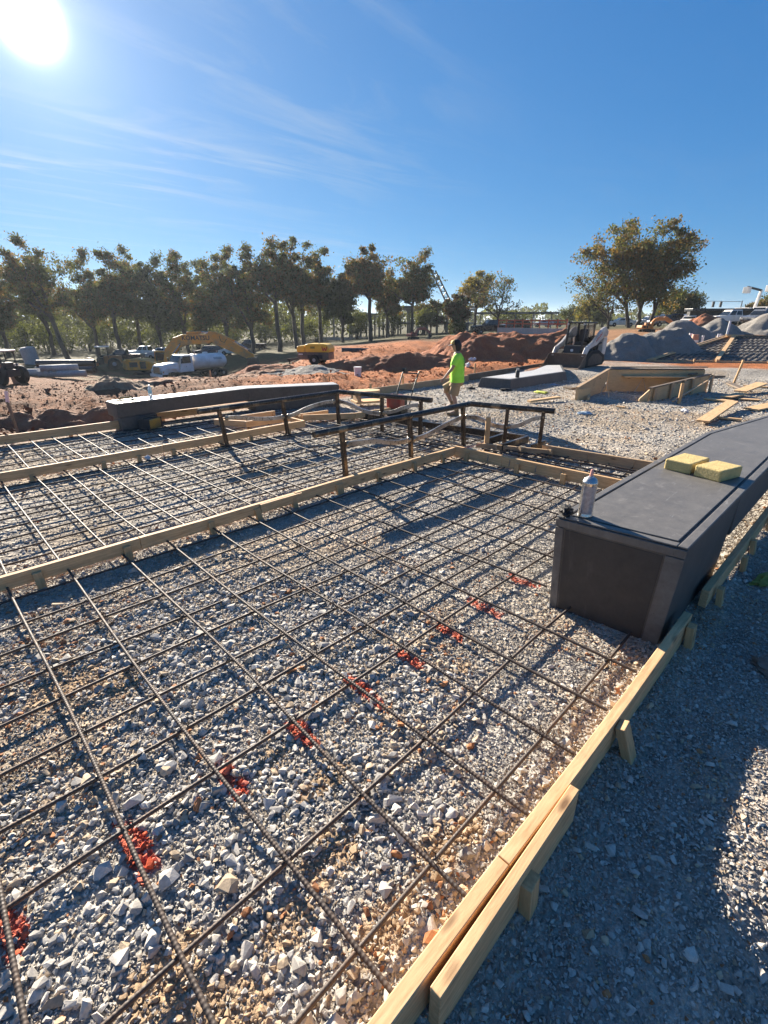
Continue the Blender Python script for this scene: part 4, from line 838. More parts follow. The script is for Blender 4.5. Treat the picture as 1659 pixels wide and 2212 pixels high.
# ================================================================= worker
SKIN = pm('skin', (.42, .25, .17), .6, 0, .12, 5, .05); HIVIS = NT('lime_shirt_cloth'); _v = HIVIS.vec(); HIVIS.color(HIVIS.ramp(HIVIS.noise(_v, 7, 5), [(.3, (.36, .80, .05)), (.7, (.46, .92, .08))])); HIVIS.rough(.85); HIVIS.bump(HIVIS.noise(HIVIS.vec((1, 1, .5)), 9, 3), .6, .03); HIVIS = HIVIS.m
KHAKI = pm('khaki_cloth', (.40, .265, .14), .9, 0, .2, 8, .5, 14, bdist=.02); BOOT = pm('tan_boot', (.25, .17, .09), .8); HAIR = pm('black_hair', (.012, .010, .010), .6, 0, .3, 30, .8, 80)
def worker():
    t = thing('person', 'worker in a lime shirt, khaki shorts and a cap walking past the railing', 'person', (9.62, 7.22, -.05), facing(166))
    J = {}; E = []; Rr = {}
    def jn(n, p, r, parent=None):
        J[n] = (len(J), p); Rr[n] = r
        if parent: E.append((J[parent][0], J[n][0]))
    jn('pelvis', (0, 0, .93), (.13, .15)); jn('waist', (.01, 0, 1.06), (.11, .145), 'pelvis'); jn('chest', (.02, 0, 1.26), (.12, .16), 'waist'); jn('neckb', (.035, 0, 1.44), (.075, .085), 'chest'); jn('neck', (.055, 0, 1.50), (.055, .055), 'neckb'); jn('jaw', (.085, 0, 1.565), (.075, .07), 'neck'); jn('head', (.085, 0, 1.64), (.092, .078), 'jaw'); jn('crown', (.075, 0, 1.72), (.07, .065), 'head')
    jn('nose', (.185, 0, 1.62), (.016, .014), 'head')
    def arm(s, el, wr, hd):
        a = 'L' if s > 0 else 'R'
        jn('sh'+a, (.02, .17*s, 1.40), (.062, .062), 'neckb'); jn('ua'+a, tuple(.5*x+.5*y for x, y in zip((.02, .20*s, 1.38), el)), (.05, .05), 'sh'+a); jn('el'+a, el, (.042, .042), 'ua'+a); jn('fa'+a, tuple(.6*x+.4*y for x, y in zip(el, wr)), (.041, .041), 'el'+a); jn('wr'+a, wr, (.027, .03), 'fa'+a); jn('pl'+a, hd, (.022, .036), 'wr'+a)
        d = Vector(hd)-Vector(wr); d.normalize(); side = Vector((.7, 0, .7))
        for i, (o, l) in enumerate(((-.024, .055), (-.008, .065), (.008, .068), (.024, .06))):
            b = Vector(hd)+side*o+d*.03; jn(f'f{i}{a}', tuple(b), (.009, .009), 'pl'+a); jn(f'g{i}{a}', tuple(b+d*l*.6), (.008, .008), f'f{i}{a}'); jn(f'h{i}{a}', tuple(b+d*l+Vector((-.012, 0, -.004))), (.007, .007), f'g{i}{a}')
        b = Vector(hd)+side*.03; jn('t'+a, tuple(b), (.01, .01), 'pl'+a); jn('u'+a, tuple(b+d*.035+side*.02), (.009, .009), 't'+a)
    arm(1, (.10, .27, 1.14), (.27, .25, .93), (.315, .24, .865)); arm(-1, (-.10, -.27, 1.15), (-.06, -.28, .91), (-.04, -.28, .84))
    def leg(s, kn, an, toe):
        a = 'L' if s > 0 else 'R'
        jn('hp'+a, (.0, .10*s, .88), (.09, .09), 'pelvis'); jn('th'+a, tuple(.5*x+.5*y for x, y in zip((.0, .10*s, .88), kn)), (.078, .078), 'hp'+a); jn('kn'+a, kn, (.057, .057), 'th'+a); jn('ca'+a, tuple(.65*x+.35*y+z for x, y, z in zip(kn, an, (-.02, 0, 0))), (.054, .056), 'kn'+a); jn('an'+a, an, (.038, .038), 'ca'+a); jn('ft'+a, tuple(.5*x+.5*y for x, y in zip(an, toe)), (.04, .04), 'an'+a); jn('to'+a, toe, (.026, .04), 'ft'+a)
    leg(1, (.07, .10, .50), (-.03, .10, .10), (.15, .11, .05)); leg(-1, (.30, -.09, .60), (.10, -.09, .24), (.27, -.10, .16))
    me = bpy.data.meshes.new('body'); me.from_pydata([p for _, p in J.values()], E, []); me.materials.append(SKIN); body = bpy.data.objects.new('body', me); COL.objects.link(body); body.parent = t
    sk = body.modifiers.new('skin', 'SKIN'); sk.use_smooth_shade = True
    for i, n in enumerate(J):
        d = me.skin_vertices[0].data[i]; d.radius = Rr[n]; d.use_root = (n == 'pelvis')
    ss = body.modifiers.new('sub', 'SUBSURF'); ss.levels = 2; ss.render_levels = 2
    def ring(c, rx, ry, n=18, tx=0, ty=0, wob=0, ph=0):
        return [Vector((c[0]+rx*math.cos(a), c[1]+ry*math.sin(a), c[2]+tx*math.cos(a)+ty*math.sin(a)))*1 + Vector((math.cos(a), math.sin(a), 0))*wob*math.sin(5*a+ph) for a in np.linspace(0, 2*PI, n, endpoint=False)]
    m = MB(); m.loft([ring((0, 0, .80), .172, .218, wob=.010), ring((.0, 0, .88), .172, .216, wob=.012, ph=1), ring((.01, 0, 1.0), .166, .208, wob=.010, ph=2), ring((.015, 0, 1.14), .168, .212, wob=.006, ph=.5), ring((.015, 0, 1.26), .162, .216, wob=.004), ring((.015, 0, 1.36), .138, .220), ring((.02, 0, 1.43), .098, .165), ring((.03, 0, 1.475), .070, .085), ring((.035, 0, 1.49), .064, .072)]); sh = m.build('shirt', HIVIS, t, smooth=70)
    for s, el in ((1, (.10, .27, 1.14)), (-1, (-.10, -.27, 1.15))):
        a = Vector((.015, .13*s, 1.40)); b = Vector((.03, .215*s, 1.36)); c = b*.30+Vector(el)*.70
        m = MB(); m.tube([a, b, b*.6+c*.4, c], [.070, .086, .080, .084], 14); m.build('sleeve', HIVIS, sh, smooth=70)
    # printed back of the shirt
    m = MB(); P = []
    for z in np.linspace(1.06, 1.34, 6):
        for y in np.linspace(-.11, .09, 7): P.append((.013-.170*math.sqrt(max(0, 1-(y/.205)**2))-.0005, y, z))
    m.add(P, [(i*7+j, i*7+j+1, (i+1)*7+j+1, (i+1)*7+j) for i in range(5) for j in range(6)])
    pr = NT('shirt_print'); v = pr.vec((1, 1, 1)); w = pr.noise(v, 26, 4, .7); pr.color(pr.mix(pr.ramp(w, [(.45, (.03, .10, .03)), (.56, (.35, .75, .10))]), (.16, .05, .05), pr.ramp(pr.vec(src='Generated') if False else pr.noise(v, 6, 1), [(.55, 0.0), (.62, .8)]))); pr.rough(.85); m.build('back_print', pr.m, sh)
    m = MB(); m.loft([ring((0, 0, .99), .140, .172), ring((0, 0, .90), .158, .188), ring((.0, 0, .80), .168, .196), ring((.03, 0, .72), .165, .19)]); so_ = m.build('shorts', KHAKI, t, smooth=70)
    for s, kn in ((1, (.07, .10, .50)), (-1, (.30, -.09, .60))):
        a = Vector((.0, .09*s, .80)); b = Vector(kn)
        m = MB(); d = (b-a); m.tube([a, a+d*.35, a+d*.7, a+d*.98], [.105, .118, .122, .126], 16, cap=False); m.build('shorts_leg', KHAKI, so_, smooth=70)
    for s, an, toe in ((1, (-.03, .10, .10), (.15, .11, .05)), (-1, (.10, -.09, .24), (.27, -.10, .16))):
        an, toe = Vector(an), Vector(toe); dd = toe-an; fw = Vector((dd.x, dd.y, 0)).normalized(); fz = Vector((0, 0, 1)) if s > 0 else Vector((.3, 0, .95))
        m = MB(); heel = an-fw*.06+Vector((0, 0, -.06)); tp = toe+fw*.05+Vector((0, 0, -.012))
        m.tube([an+Vector((0, 0, .09)), an+Vector((0, 0, .0)), an+Vector((.02, 0, -.045))], [.058, .058, .05], 12); m.tube([heel, heel*.5+tp*.5+Vector((0, 0, .008)), tp], [.046, .052, .035], 12); m.build('boot', BOOT, t, smooth=70)
    # hair and cap
    m = MB(); m.loft([ring((.030, 0, 1.50), .050, .058), ring((.020, 0, 1.55), .075, .082), ring((.025, 0, 1.62), .088, .090), ring((.045, 0, 1.69), .092, .09)]); m.build('hair', HAIR, t, smooth=80)
    m = MB(); m.loft([ring((.08, 0, 1.655), .112, .096, tx=-.012), ring((.078, 0, 1.70), .110, .094), ring((.07, 0, 1.745), .085, .075), ring((.065, 0, 1.77), .03, .03)]); cp = m.build('cap', pm('black_cap', (.02, .02, .022), .8), t, smooth=80)
    m = MB(); m.loft([[(.105, y, 1.655), (.205-abs(y)*.5, y*.92, 1.675), (.198-abs(y)*.5, y*.88, 1.735), (.105, y*.8, 1.768)] for y in (-.106, -.06, 0, .06, .106)], cap=True); m.build('front_panel', pm('cap_gold', (.62, .42, .12), .8), cp, smooth=80)
    m = MB(); n = 9; aa = np.linspace(-1.15, 1.15, n); up = [(.10+.17*math.cos(a), .088*math.sin(a), 1.652-.02*math.cos(a)) for a in aa]; inn = [(.10+.07*math.cos(a), .085*math.sin(a), 1.668) for a in aa]
    m.add(up+inn+[(x, y, z-.006) for x, y, z in up+inn], [(i, i+1, n+i+1, n+i) for i in range(n-1)]+[(2*n+i, 3*n+i, 3*n+i+1, 2*n+i+1) for i in range(n-1)]+[(i, 2*n+i, 2*n+i+1, i+1) for i in range(n-1)]); m.build('brim', pm('cap_brim', (.22, .20, .18), .8), cp)
    for y in (.036, -.036): MB().lathe([(.001, -.012), (.011, -.004), (.011, .004), (.001, .012)], (.163, y, 1.635), 8, 'x').build('eye', pm('eye_dark', (.02, .015, .012), .3), t)
worker()
# ================================================================= heaps
PILE = NT('crushed_stone_heap'); _v = PILE.vec(); PILE.color(PILE.mix(PILE.ramp(PILE.noise(_v, 1.5, 6), [(.3, (.21, .19, .165)), (.7, (.30, .275, .24))]), PILE.ramp(PILE.noise(_v, 22, 5, .75), [(.25, .6), (.75, 1.35)]), 1.0, 'MULTIPLY')); PILE.rough(.95); PILE.bump(PILE.noise(_v, 16, 6, .75), 1.0, .09); PILE = PILE.m
REDD = NT('red_clay_heap'); _v = REDD.vec(); REDD.color(REDD.mix(REDD.ramp(REDD.noise(_v, 1.1, 7), [(.3, (.27, .095, .045)), (.7, (.46, .17, .07))]), REDD.ramp(REDD.noise(_v, 14, 6, .75), [(.25, .6), (.75, 1.3)]), 1.0, 'MULTIPLY')); REDD.rough(.95); REDD.bump(REDD.noise(_v, 7, 8, .75), 1.0, .16); REDD = REDD.m
def heap(name, label, cat, px, depth, rx, ry, h, mat, group, seed, rough=.12, flat=0, yaw=0, ridge=None):
    """a tipped heap standing on the ground; its mesh follows the ground at the rim"""
    c = spot(px, depth); rot = facing(yaw); N = 72; g1 = np.linspace(-1.25, 1.25, N); U, Vv = np.meshgrid(g1, g1); U = U.ravel(); Vv = Vv.ravel()
    X = c.x+rx*U*math.cos(rot)-ry*Vv*math.sin(rot); Y = c.y+rx*U*math.sin(rot)+ry*Vv*math.cos(rot)
    wob = (fbm(U*1.6+seed*3.1, Vv*1.6, 3, seed)-.5)*.55; rr = np.hypot(U, Vv)+wob
    if ridge: rr = np.maximum(np.abs(Vv)+wob*.8, (np.hypot(np.maximum(np.abs(U)-ridge, 0)/(1-ridge), Vv*.7))+wob)
    prof = np.clip(1-rr, -.25, 1); prof = np.where(prof > 1-flat, 1-flat+(prof-1+flat)*.25, prof)
    Z = height(X, Y)+prof*h+(fbm(X*1.5, Y*1.5, 4, seed+5)-.5)*rough*2*np.clip(prof*4+.2, 0, 1)*h**.5+(fbm(X*5, Y*5, 3, seed+9)-.5)*rough*.7*np.clip(prof*4, 0, 1)
    V = np.stack([X-c.x, Y-c.y, Z-c.z], 1); i = np.arange(N-1)[:, None]*N; j = np.arange(N-1)[None]; F = np.stack([i+j, i+j+1, i+N+j+1, i+N+j], -1).reshape(-1, 4)
    keep = prof[F].max(1) > -.2; me = np_mesh(name, V, F[keep]); o = link(name, me, mat, smooth=180); o.location = c; tag(o, label, cat, group); return o
GP = 'crushed stone heaps'
heap('gravel_pile', 'dark grey gravel heap right behind the skid loader', 'gravel pile', 1345, 28.3, 1.75, 1.7, 1.75, PILE, GP, 1, .07, .28); heap('gravel_pile', 'wide double peaked gravel heap right of the first heap', 'gravel pile', 1434, 29.5, 2.35, 1.8, 1.85, PILE, GP, 2, .14, .25); heap('gravel_pile', 'grey gravel heap behind the double heap by the white stubs', 'gravel pile', 1468, 39, 2.3, 2.0, 1.75, PILE, GP, 3, .07, .22); heap('gravel_pile', 'flat topped pale gravel heap below the white pickup', 'gravel pile', 1548, 44, 2.4, 2.0, 1.5, PILE, GP, 4, .05, .15); heap('gravel_pile', 'gravel heap cut off by the right picture edge', 'gravel pile', 1668, 44, 3.4, 2.4, 1.9, PILE, GP, 5, .05); heap('gravel_pile', 'low blue grey gravel spill beside the yellow generator', 'gravel pile', 668, 21.5, 2.0, .9, .24, PILE, GP, 6, .06, yaw=-25)
GD = 'red clay heaps'
heap('dirt_mound', 'long red clay bank behind the worker and skid loader', 'dirt mound', 1120, 30, 5.6, 2.6, 1.5, REDD, GD, 7, .26, .25, 2, .55); heap('dirt_mound', 'red clay hump at the left end of the long clay bank', 'dirt mound', 1035, 27.5, 2.4, 1.9, 1.15, REDD, GD, 8, .2); heap('dirt_mound', 'brown clay heap in front of the parked cars at the right', 'dirt mound', 1512, 52, 3.3, 2.4, 1.6, REDD, GD, 9, .14); heap('dirt_mound', 'low red clay hump left of the yellow generator', 'dirt mound', 560, 24, 3.0, 1.6, .55, REDD, GD, 10, .18); heap('dirt_mound', 'rough brown clay ridge in front of the water truck', 'dirt mound', 430, 22.5, 5.2, 1.6, .14, pm('brown_clay_heap', (.34, .165, .085), .95, 0, .45, 2.2, 1.0, 9, bdist=.12), GD, 11, .26, .2, 6, .5); heap('dirt_mound', 'tan broken clay heap behind the left end of the far bench', 'dirt mound', 255, 20, 1.6, 1.2, .45, pm('tan_clay_heap', (.38, .25, .145), .95, 0, .45, 2.2, 1.0, 9, bdist=.12), GD, 12, .24); heap('dirt_mound', 'red clay hump right of the yellow generator', 'dirt mound', 860, 24.5, 3.6, 1.5, .6, REDD, GD, 13, .16, .2, 0, .4)
heap('dirt_mound', 'brown earth slab pushed up beside the far left form', 'dirt mound', 150, 11.9, 2.1, .55, .42, pm('brown_clay_heap', (.34, .165, .085)), GD, 14, .22, .2, 14, .5)

# ================================================================= sloping slab form with rebar
t = thing('ramp_form', 'sloping gravel slab in timber forms with rebar at the right edge', 'slab form', (0, 0, 0), 0)
F0, F1 = gp(1396, 786, -.05), gp(1700, 792, -.05); T0, T1 = at(1562, 733, 32.5), at(1740, 731, 31.0)
q = [F0+Vector((0, 0, -.3)), F1+Vector((0, 0, -.3)), T1+Vector((0, 0, -1.8)), T0+Vector((0, 0, -1.8)), F0+Vector((0, 0, .06)), F1+Vector((0, 0, .06)), T1, T0]
N = 26; P = [];
def bil(u, v): return (F0*(1-u)+F1*u)*(1-v)+(T0*(1-u)+T1*u)*v
m = MB()
for jv in range(N+1):
    for iu in range(2*N+1):
        p = bil(iu/(2*N), jv/N)+Vector((0, 0, .05)); p.z += .05*float(fbm(np.array([p.x*2]), np.array([p.y*2]), 3, 33)[0]-.5); P.append(p)
W_ = 2*N+1; Fc = [(j*W_+i, j*W_+i+1, (j+1)*W_+i+1, (j+1)*W_+i) for j in range(N) for i in range(2*N)]; nb = len(P); bd = [(i) for i in range(W_)]+[j*W_+W_-1 for j in range(1, N+1)]+[N*W_+i for i in range(W_-2, -1, -1)]+[j*W_ for j in range(N-1, 0, -1)]
P += [P[i]+Vector((0, 0, -1.6)) for i in bd]; Fc += [(bd[k], bd[(k+1) % len(bd)], nb+(k+1) % len(bd), nb+k) for k in range(len(bd))]; m.add(P, Fc)
m.build('gravel_bed', PILE, t, smooth=60)
def edge(a, b, h, th, mat, nm, dz=0):
    a, b = Vector(a), Vector(b); L = (b-a).length; mm = MB(); mm.box(0, L, -th/2, th/2, -h*.6, h*.4); o = mm.build(nm, mat, t); d = (b-a)/L; o.location = a+Vector((0, 0, dz)); o.rotation_euler = (0, -math.asin(d.z), math.atan2(d.y, d.x))
edge(F0, F1, .24, .08, WOODW, 'front_form', .12); edge(F0, T0, .24, .08, WOODW, 'side_form', .14); edge(F0+Vector((.3, -.1, .1)), T0+Vector((.25, -.15, .1)), .07, .16, WOOD, 'side_rail', .10); edge(T0, T1, .22, .08, DARKW, 'back_form', .12)
b0, b1 = bil(.52, .03), bil(.20, .97); edge(bil(.50, .02), bil(.14, .98), .06, .20, WOOD, 'screed_board', .22)
for i in range(19): a, b = bil(.03+i*.052, .04), bil(.03+i*.052, .97); L = (b-a).length; d = (b-a)/L; o = MB().tube([(0, 0, 0), (L/2, 0, .02), (L, 0, 0)], .02, 5).build('bar', REBAR, t); o.location = a+Vector((0, 0, .13)); o.rotation_euler = (0, -math.asin(d.z), math.atan2(d.y, d.x))
for i in range(9): a, b = bil(.02, .07+i*.105), bil(.99, .07+i*.105); L = (b-a).length; d = (b-a)/L; o = MB().tube([(0, 0, 0), (L/2, 0, .02), (L, 0, 0)], .02, 5).build('bar', REBAR, t); o.location = a+Vector((0, 0, .11)); o.rotation_euler = (0, -math.asin(d.z), math.atan2(d.y, d.x))
for u in (.05, .2, .34, .5, .68, .86): p = bil(u, 0); stake(t, p.x-.08, p.y-.08, p.z-.3, p.z+.3, .1, .06, (0, 0), rot=-YAW)
p = bil(.12, .97); edge(p+Vector((-.6, .2, .1)), p+Vector((.9, -.4, .05)), .1, .14, WOOD, 'loose_end_board', .2)

# ================================================================= vehicles
WHITE = pm('white_paint', (.86, .82, .76), .35, 0, .06, 3, .03, dirt=((.55, .48, .40), .1)); GLASS = pm('dark_glass', (.015, .018, .02), .08, 0, .2, 4, 0, spec=.7); TYRE = pm('tyre_rubber', (.018, .017, .016), .85, 0, .3, 15, .4); RIM = pm('steel_rim', (.35, .35, .35), .4, .7); CHR = pm('chrome_trim', (.55, .55, .55), .2, .95); LAMP = pm('lamp_lens', (.65, .62, .55), .15); ORANGE = pm('amber_lens', (.65, .22, .03), .3); TAIL = pm('red_lens', (.40, .02, .02), .3)
CATY = pm('machine_yellow', (.96, .33, .02), .45, 0, .15, 3, .05, dirt=((.30, .19, .09), .15)); MUD = pm('muddy_steel', (.17, .12, .085), .8, .2, .4, 6, .5, 20, bdist=.02)
def wheel(parent, x, y, z, r, w, name='wheel'):
    t_ = MB().lathe([(r*.62, -w/2), (r*.95, -w/2), (r, -w*.35), (r, w*.35), (r*.95, w/2), (r*.62, w/2)], (0, 0, 0), 20, 'y').build(name, TYRE, parent, smooth=40); t_.location = (x, y, z)
    MB().lathe([(r*.2, -w*.52), (r*.60, -w*.46), (r*.60, w*.46), (r*.2, w*.52)], (0, 0, 0), 14, 'y').build('rim', RIM, t_, smooth=40); return t_
PANE = NT('tinted_clear_pane'); PANE.color((.05, .06, .07)); PANE.rough(.08); PANE.p.inputs['Alpha'].default_value = .35; PANE = PANE.m
def excavator(label, px, depth, phi, paint, size=1.0, name='excavator', brand=None):
    c = spot(px, depth); t = thing(name, label, 'excavator', c, facing(phi), 'earth moving machines'); t.scale = (size,)*3
    for s in (-1, 1):
        m = MB(); n = 10; prof = [(-1.9-.45*math.cos(a)*0-.42*math.sin(a), .45-.45*math.cos(a)) for a in np.linspace(0, PI, n)]+[(1.9+.42*math.sin(a), .45+.45*math.cos(a)) for a in np.linspace(0, PI, n)]
        m.prism(prof, 1.02*s-.3, 1.02*s+.3); tr = m.build('track', TYRE, t, bevel=.02)
        for x in np.linspace(-1.7, 1.7, 5): MB().lathe([(.2, -.32), (.2, .32)], (x, 1.02*s, .32), 12, 'y').build('roller', MUD, tr)
    MB().box(-1.2, 1.2, -.7, .7, .45, .95).build('undercarriage', MUD, t, bevel=.05); MB().lathe([(.75, .95), (.75, 1.12)], (0, 0, 0), 20).build('turntable', MUD, t)
    m = MB(); m.prism([(-2.75, 1.25), (-2.6, 1.12), (1.45, 1.12), (1.45, 1.62), (.2, 1.9), (-1.2, 2.25), (-2.6, 2.25), (-2.75, 2.1)], -1.35, -.25); m.build('engine_hood', paint, t, bevel=.08)
    m = MB(); m.prism([(-2.75, 1.25), (-2.6, 1.12), (1.2, 1.12), (1.2, 1.5), (-1.2, 2.2), (-2.6, 2.22), (-2.75, 2.1)], -.24, 1.35); m.build('rear_deck', paint, t, bevel=.08)
    m = MB(); m.prism([(-3.1, 1.35), (-2.8, 1.1), (-2.76, 2.2), (-3.0, 2.1)], -1.38, 1.38); m.build('counterweight', paint, t, bevel=.1)
    m = MB(); m.box(-2.35, -1.5, -1.362, -1.352, 1.45, 1.95); m.build('side_grille', BLKP, t); MB().box(-1.25, -.65, -1.362, -1.352, 1.3, 2.0).build('service_door', DKST, t)
    m = MB(); m.prism([(-.45, 1.55), (1.15, 1.2), (1.35, 1.9), (1.05, 2.95), (-.35, 2.98)], .42, 1.34); cb = m.build('cab', paint, t, bevel=.06)
    for y0, y1 in ((1.341, 1.352), (.408, .419)): m = MB(); m.prism([(-.25, 2.0), (1.12, 1.95), (.92, 2.82), (-.22, 2.84)], y0, y1); m.build('cab_window', GLASS, cb)
    MB().beam((1.345, .88, 1.72), (1.09, .88, 2.85), .8, .02).build('windscreen', GLASS, cb)
    def arm(poly, w, nm, par=t): m = MB(); m.prism(poly, -w/2, w/2); return m.build(nm, paint, par, bevel=.05)
    bo = arm([(.60, 1.3), (1.35, 1.25), (2.25, 2.85), (2.85, 3.4), (3.6, 3.62), (5.75, 3.72), (6.3, 4.05), (6.3, 4.5), (5.9, 4.68), (3.2, 4.66), (2.15, 4.3), (1.15, 3.2)], .62, 'boom')
    ar = arm([(5.6, 4.5), (5.95, 4.98), (6.7, 4.9), (10.4, 2.65), (10.45, 2.15), (10.05, 2.05), (6.3, 3.72)], .46, 'dipper_arm')
    bk = MB(); bk.prism([(9.75, 2.3), (10.7, 2.35), (10.85, 1.5), (10.6, .7), (10.0, .25), (9.25, .12), (9.35, .3), (9.7, 1.2)], -.62, .62); bk = bk.build('bucket', MUD, t, bevel=.06)
    for y in (-.5, -.17, .17, .5): MB().beam((9.28, y, .2), (8.98, y, .08), .14, .12, w2=.08, h2=.03).build('tooth', MUD, bk)
    for s in (-1, 1):
        cy = MB().tube([(.95, .42*s, 1.55), (2.0, .42*s, 2.75)], .12, 10).build('lift_cylinder', paint, t, smooth=60); MB().tube([(2.0, .42*s, 2.75), (2.9, .40*s, 3.75)], .065, 8).build('piston', CHR, cy, smooth=60)
    cy = MB().tube([(3.6, 0, 4.78), (5.1, 0, 4.86)], .12, 10).build('arm_cylinder', paint, t, smooth=60); MB().tube([(5.1, 0, 4.86), (5.9, 0, 4.82)], .065, 8).build('piston', CHR, cy, smooth=60)
    cy = MB().tube([(6.9, 0, 4.72), (8.5, 0, 3.95)], .11, 10).build('bucket_cylinder', paint, t, smooth=60); MB().tube([(8.5, 0, 3.95), (9.95, 0, 3.1)], .06, 8).build('piston', CHR, cy, smooth=60)
    MB().beam((9.95, 0, 3.1), (10.35, 0, 2.3), .3, .16).build('link', MUD, t); MB().beam((9.95, 0, 3.1), (9.7, 0, 2.75), .36, .12).build('link', MUD, t)
    MB().tube([(7.0, -.25, 4.5), (7.15, -.3, 3.95), (7.5, -.3, 3.85), (7.75, -.25, 4.2)], .03, 6).build('hose', BLKP, t)
    MB().tube([(.4, -.9, 2.0), (.4, -.9, 2.6), (.3, -.9, 2.7)], .06, 8).build('exhaust', DKST, t); MB().tube([(1.3, 1.35, 2.2), (1.4, 1.55, 2.4)], .03, 6).build('mirror', BLKP, t)
    if brand: text_mesh('lettering', brand, .62, pm('boom_lettering', (.02, .02, .02), .5), bo, (4.55, -.315, 4.28), (PI/2, 0, 0))
    return t
excavator('large yellow excavator reaching its arm over the dirt by the trees', 344, 60, 2, CATY, 1.12, brand='KOMATSU').location.z = float(rowz(723, 60))-5.17

def water_truck():
    c = spot(398, 54); c.z = float(rowz(766, 54))-2.62; t = thing('water_truck', 'white water tank truck parked behind the dirt ridge', 'truck', c, facing(233), 'site vehicles')
    MB().box(-5.0, 2.6, -.42, .42, .62, .88).build('chassis', DKST, t)
    m = MB(); H0 = [(1.0, 1.02), (3.1, .95)]
    def rect(x, hy, z0, z1, r=.12): return [(x, -hy, z0), (x, hy, z0), (x, hy, z1-r), (x, hy-r*1.4, z1), (x, -hy+r*1.4, z1), (x, -hy, z1-r)]
    m.loft([rect(.95, .98, .95, 1.88), rect(1.8, .93, .95, 1.84), rect(2.75, .88, .95, 1.72), rect(2.92, .84, .98, 1.62)]); hd = m.build('hood', WHITE, t, bevel=.04, smooth=40)
    for s in (-1, 1):
        m = MB(); pr = [(1.15, .95)]+[(1.75+.62*math.cos(a), .72+.62*math.sin(a)) for a in np.linspace(PI*.86, .1, 9)]+[(2.9, .8), (2.9, 1.28), (2.5, 1.42), (1.15, 1.42)]; m.prism(pr, s*.90, s*1.16); m.build('fender', WHITE, t, bevel=.03)
    m = MB(); m.box(2.925, 2.965, -.62, .62, .92, 1.55); gr = m.build('grille', CHR, t, bevel=.01)
    for z in np.linspace(.98, 1.47, 6): MB().box(2.966, 2.975, -.56, .56, z, z+.045).build('grille_slot', BLKP, gr)
    for s in (-1, 1): MB().box(2.91, 2.96, s*.90-.2, s*.90+.2, .98, 1.18).build('headlight', LAMP, t, bevel=.01); MB().box(2.80, 2.90, s*1.165-.004, s*1.165+.012, .98, 1.15).build('turn_signal', ORANGE, t)
    MB().box(2.98, 3.14, -1.12, 1.12, .55, .84).build('bumper', WHITE, t, bevel=.03)
    m = MB(); m.loft([[(x, -hy, z), (x, hy, z), (x2, hy2, z2), (x2, -hy2, z2)] for x, hy, z, x2, hy2, z2 in ((-.75, 1.08, .9, -.75, .95, 2.62), (.95, 1.08, .9, .38, .95, 2.62))]); cb = m.build('cab', WHITE, t, bevel=.06)
    m = MB(); m.add([(.935, -.9, 1.92), (.935, .9, 1.92), (.50, .85, 2.52), (.50, -.85, 2.52), (.955, -.9, 1.93), (.955, .9, 1.93), (.52, .85, 2.53), (.52, -.85, 2.53)], [(0,1,2,3),(7,6,5,4),(0,4,5,1),(1,5,6,2),(2,6,7,3),(3,7,4,0)]); m.build('windscreen', GLASS, cb)
    for s in (-1, 1):
        m = MB(); P = [(-.5, 1.8), (.72, 1.8), (.36, 2.48), (-.5, 2.48)]; m.add([(x, s*(1.08-.13*(z-.9)/1.72+.004), z) for x, z in P]+[(x, s*(1.08-.13*(z-.9)/1.72+.018), z) for x, z in P], [(0,1,2,3),(7,6,5,4),(0,4,5,1),(1,5,6,2),(2,6,7,3),(3,7,4,0)]); m.build('side_window', GLASS, cb)
        MB().tube([(.6, s*1.02, 1.75), (.75, s*1.32, 1.85), (.75, s*1.32, 2.2)], .02, 6).build('mirror_arm', DKST, t); MB().box(.70, .76, s*1.34-.1, s*1.34+.1, 1.85, 2.3).build('mirror', BLKP, t, bevel=.02); MB().box(.1, .14, s*1.075-.01, s*1.085+.01, 1.45, 1.5).build('door_handle', BLKP, cb)
        wheel(t, 1.75, s*.98, .5, .5, .28); wheel(t, -3.2, s*.95, .5, .5, .5); wheel(t, -4.35, s*.95, .5, .5, .5)
    for y in (-.5, -.2, .2, .5): MB().lathe([(.04, 0), (.04, .06), (.01, .08)], (.2, y, 2.64), 8).build('marker_lamp', ORANGE, cb)
    m = MB(); rings = []
    for x, k in ((-5.2, .55), (-5.1, .82), (-4.9, .97), (-4.6, 1), (-3, 1), (-1.6, 1), (-1.3, .97), (-1.1, .82), (-1.0, .55)): rings.append([(x, 1.15*k*math.cos(a), 1.78+.83*k*math.sin(a)) for a in np.linspace(0, 2*PI, 24, endpoint=False)])
    m.loft(rings); tk = m.build('tank', WHITE, t, smooth=50); MB().lathe([(.3, 2.6), (.3, 2.72), (.25, 2.76)], (-3.0, 0, 0), 14).build('hatch', WHITE, tk); MB().tube([(-1.5, .3, 2.55), (-1.5, .3, 2.95), (-1.5, .1, 3.0)], .06, 8).build('vent_pipe', GALV, tk); MB().tube([(-4.4, .2, 2.55), (-4.4, .2, 2.85)], .06, 8).build('vent_pipe', GALV, tk); MB().box(-4.2, -1.6, -.45, .45, .885, .98).build('tank_cradle', DKST, t)
    m = MB()
    for dz in (0, .16): m.add([(-4.4, 1.15*math.cos(.25+dz)+.004, 1.80+.83*math.sin(.25+dz)), (-3.3, 1.15*math.cos(.25+dz)+.004, 1.80+.83*math.sin(.25+dz)), (-3.3, 1.15*math.cos(.34+dz)+.004, 1.80+.83*math.sin(.34+dz)), (-4.4, 1.15*math.cos(.34+dz)+.004, 1.80+.83*math.sin(.34+dz))], [(0, 1, 2, 3)])
    m.build('tank_marking', pm('grey_marking', (.25, .27, .30), .5), tk)
water_truck()

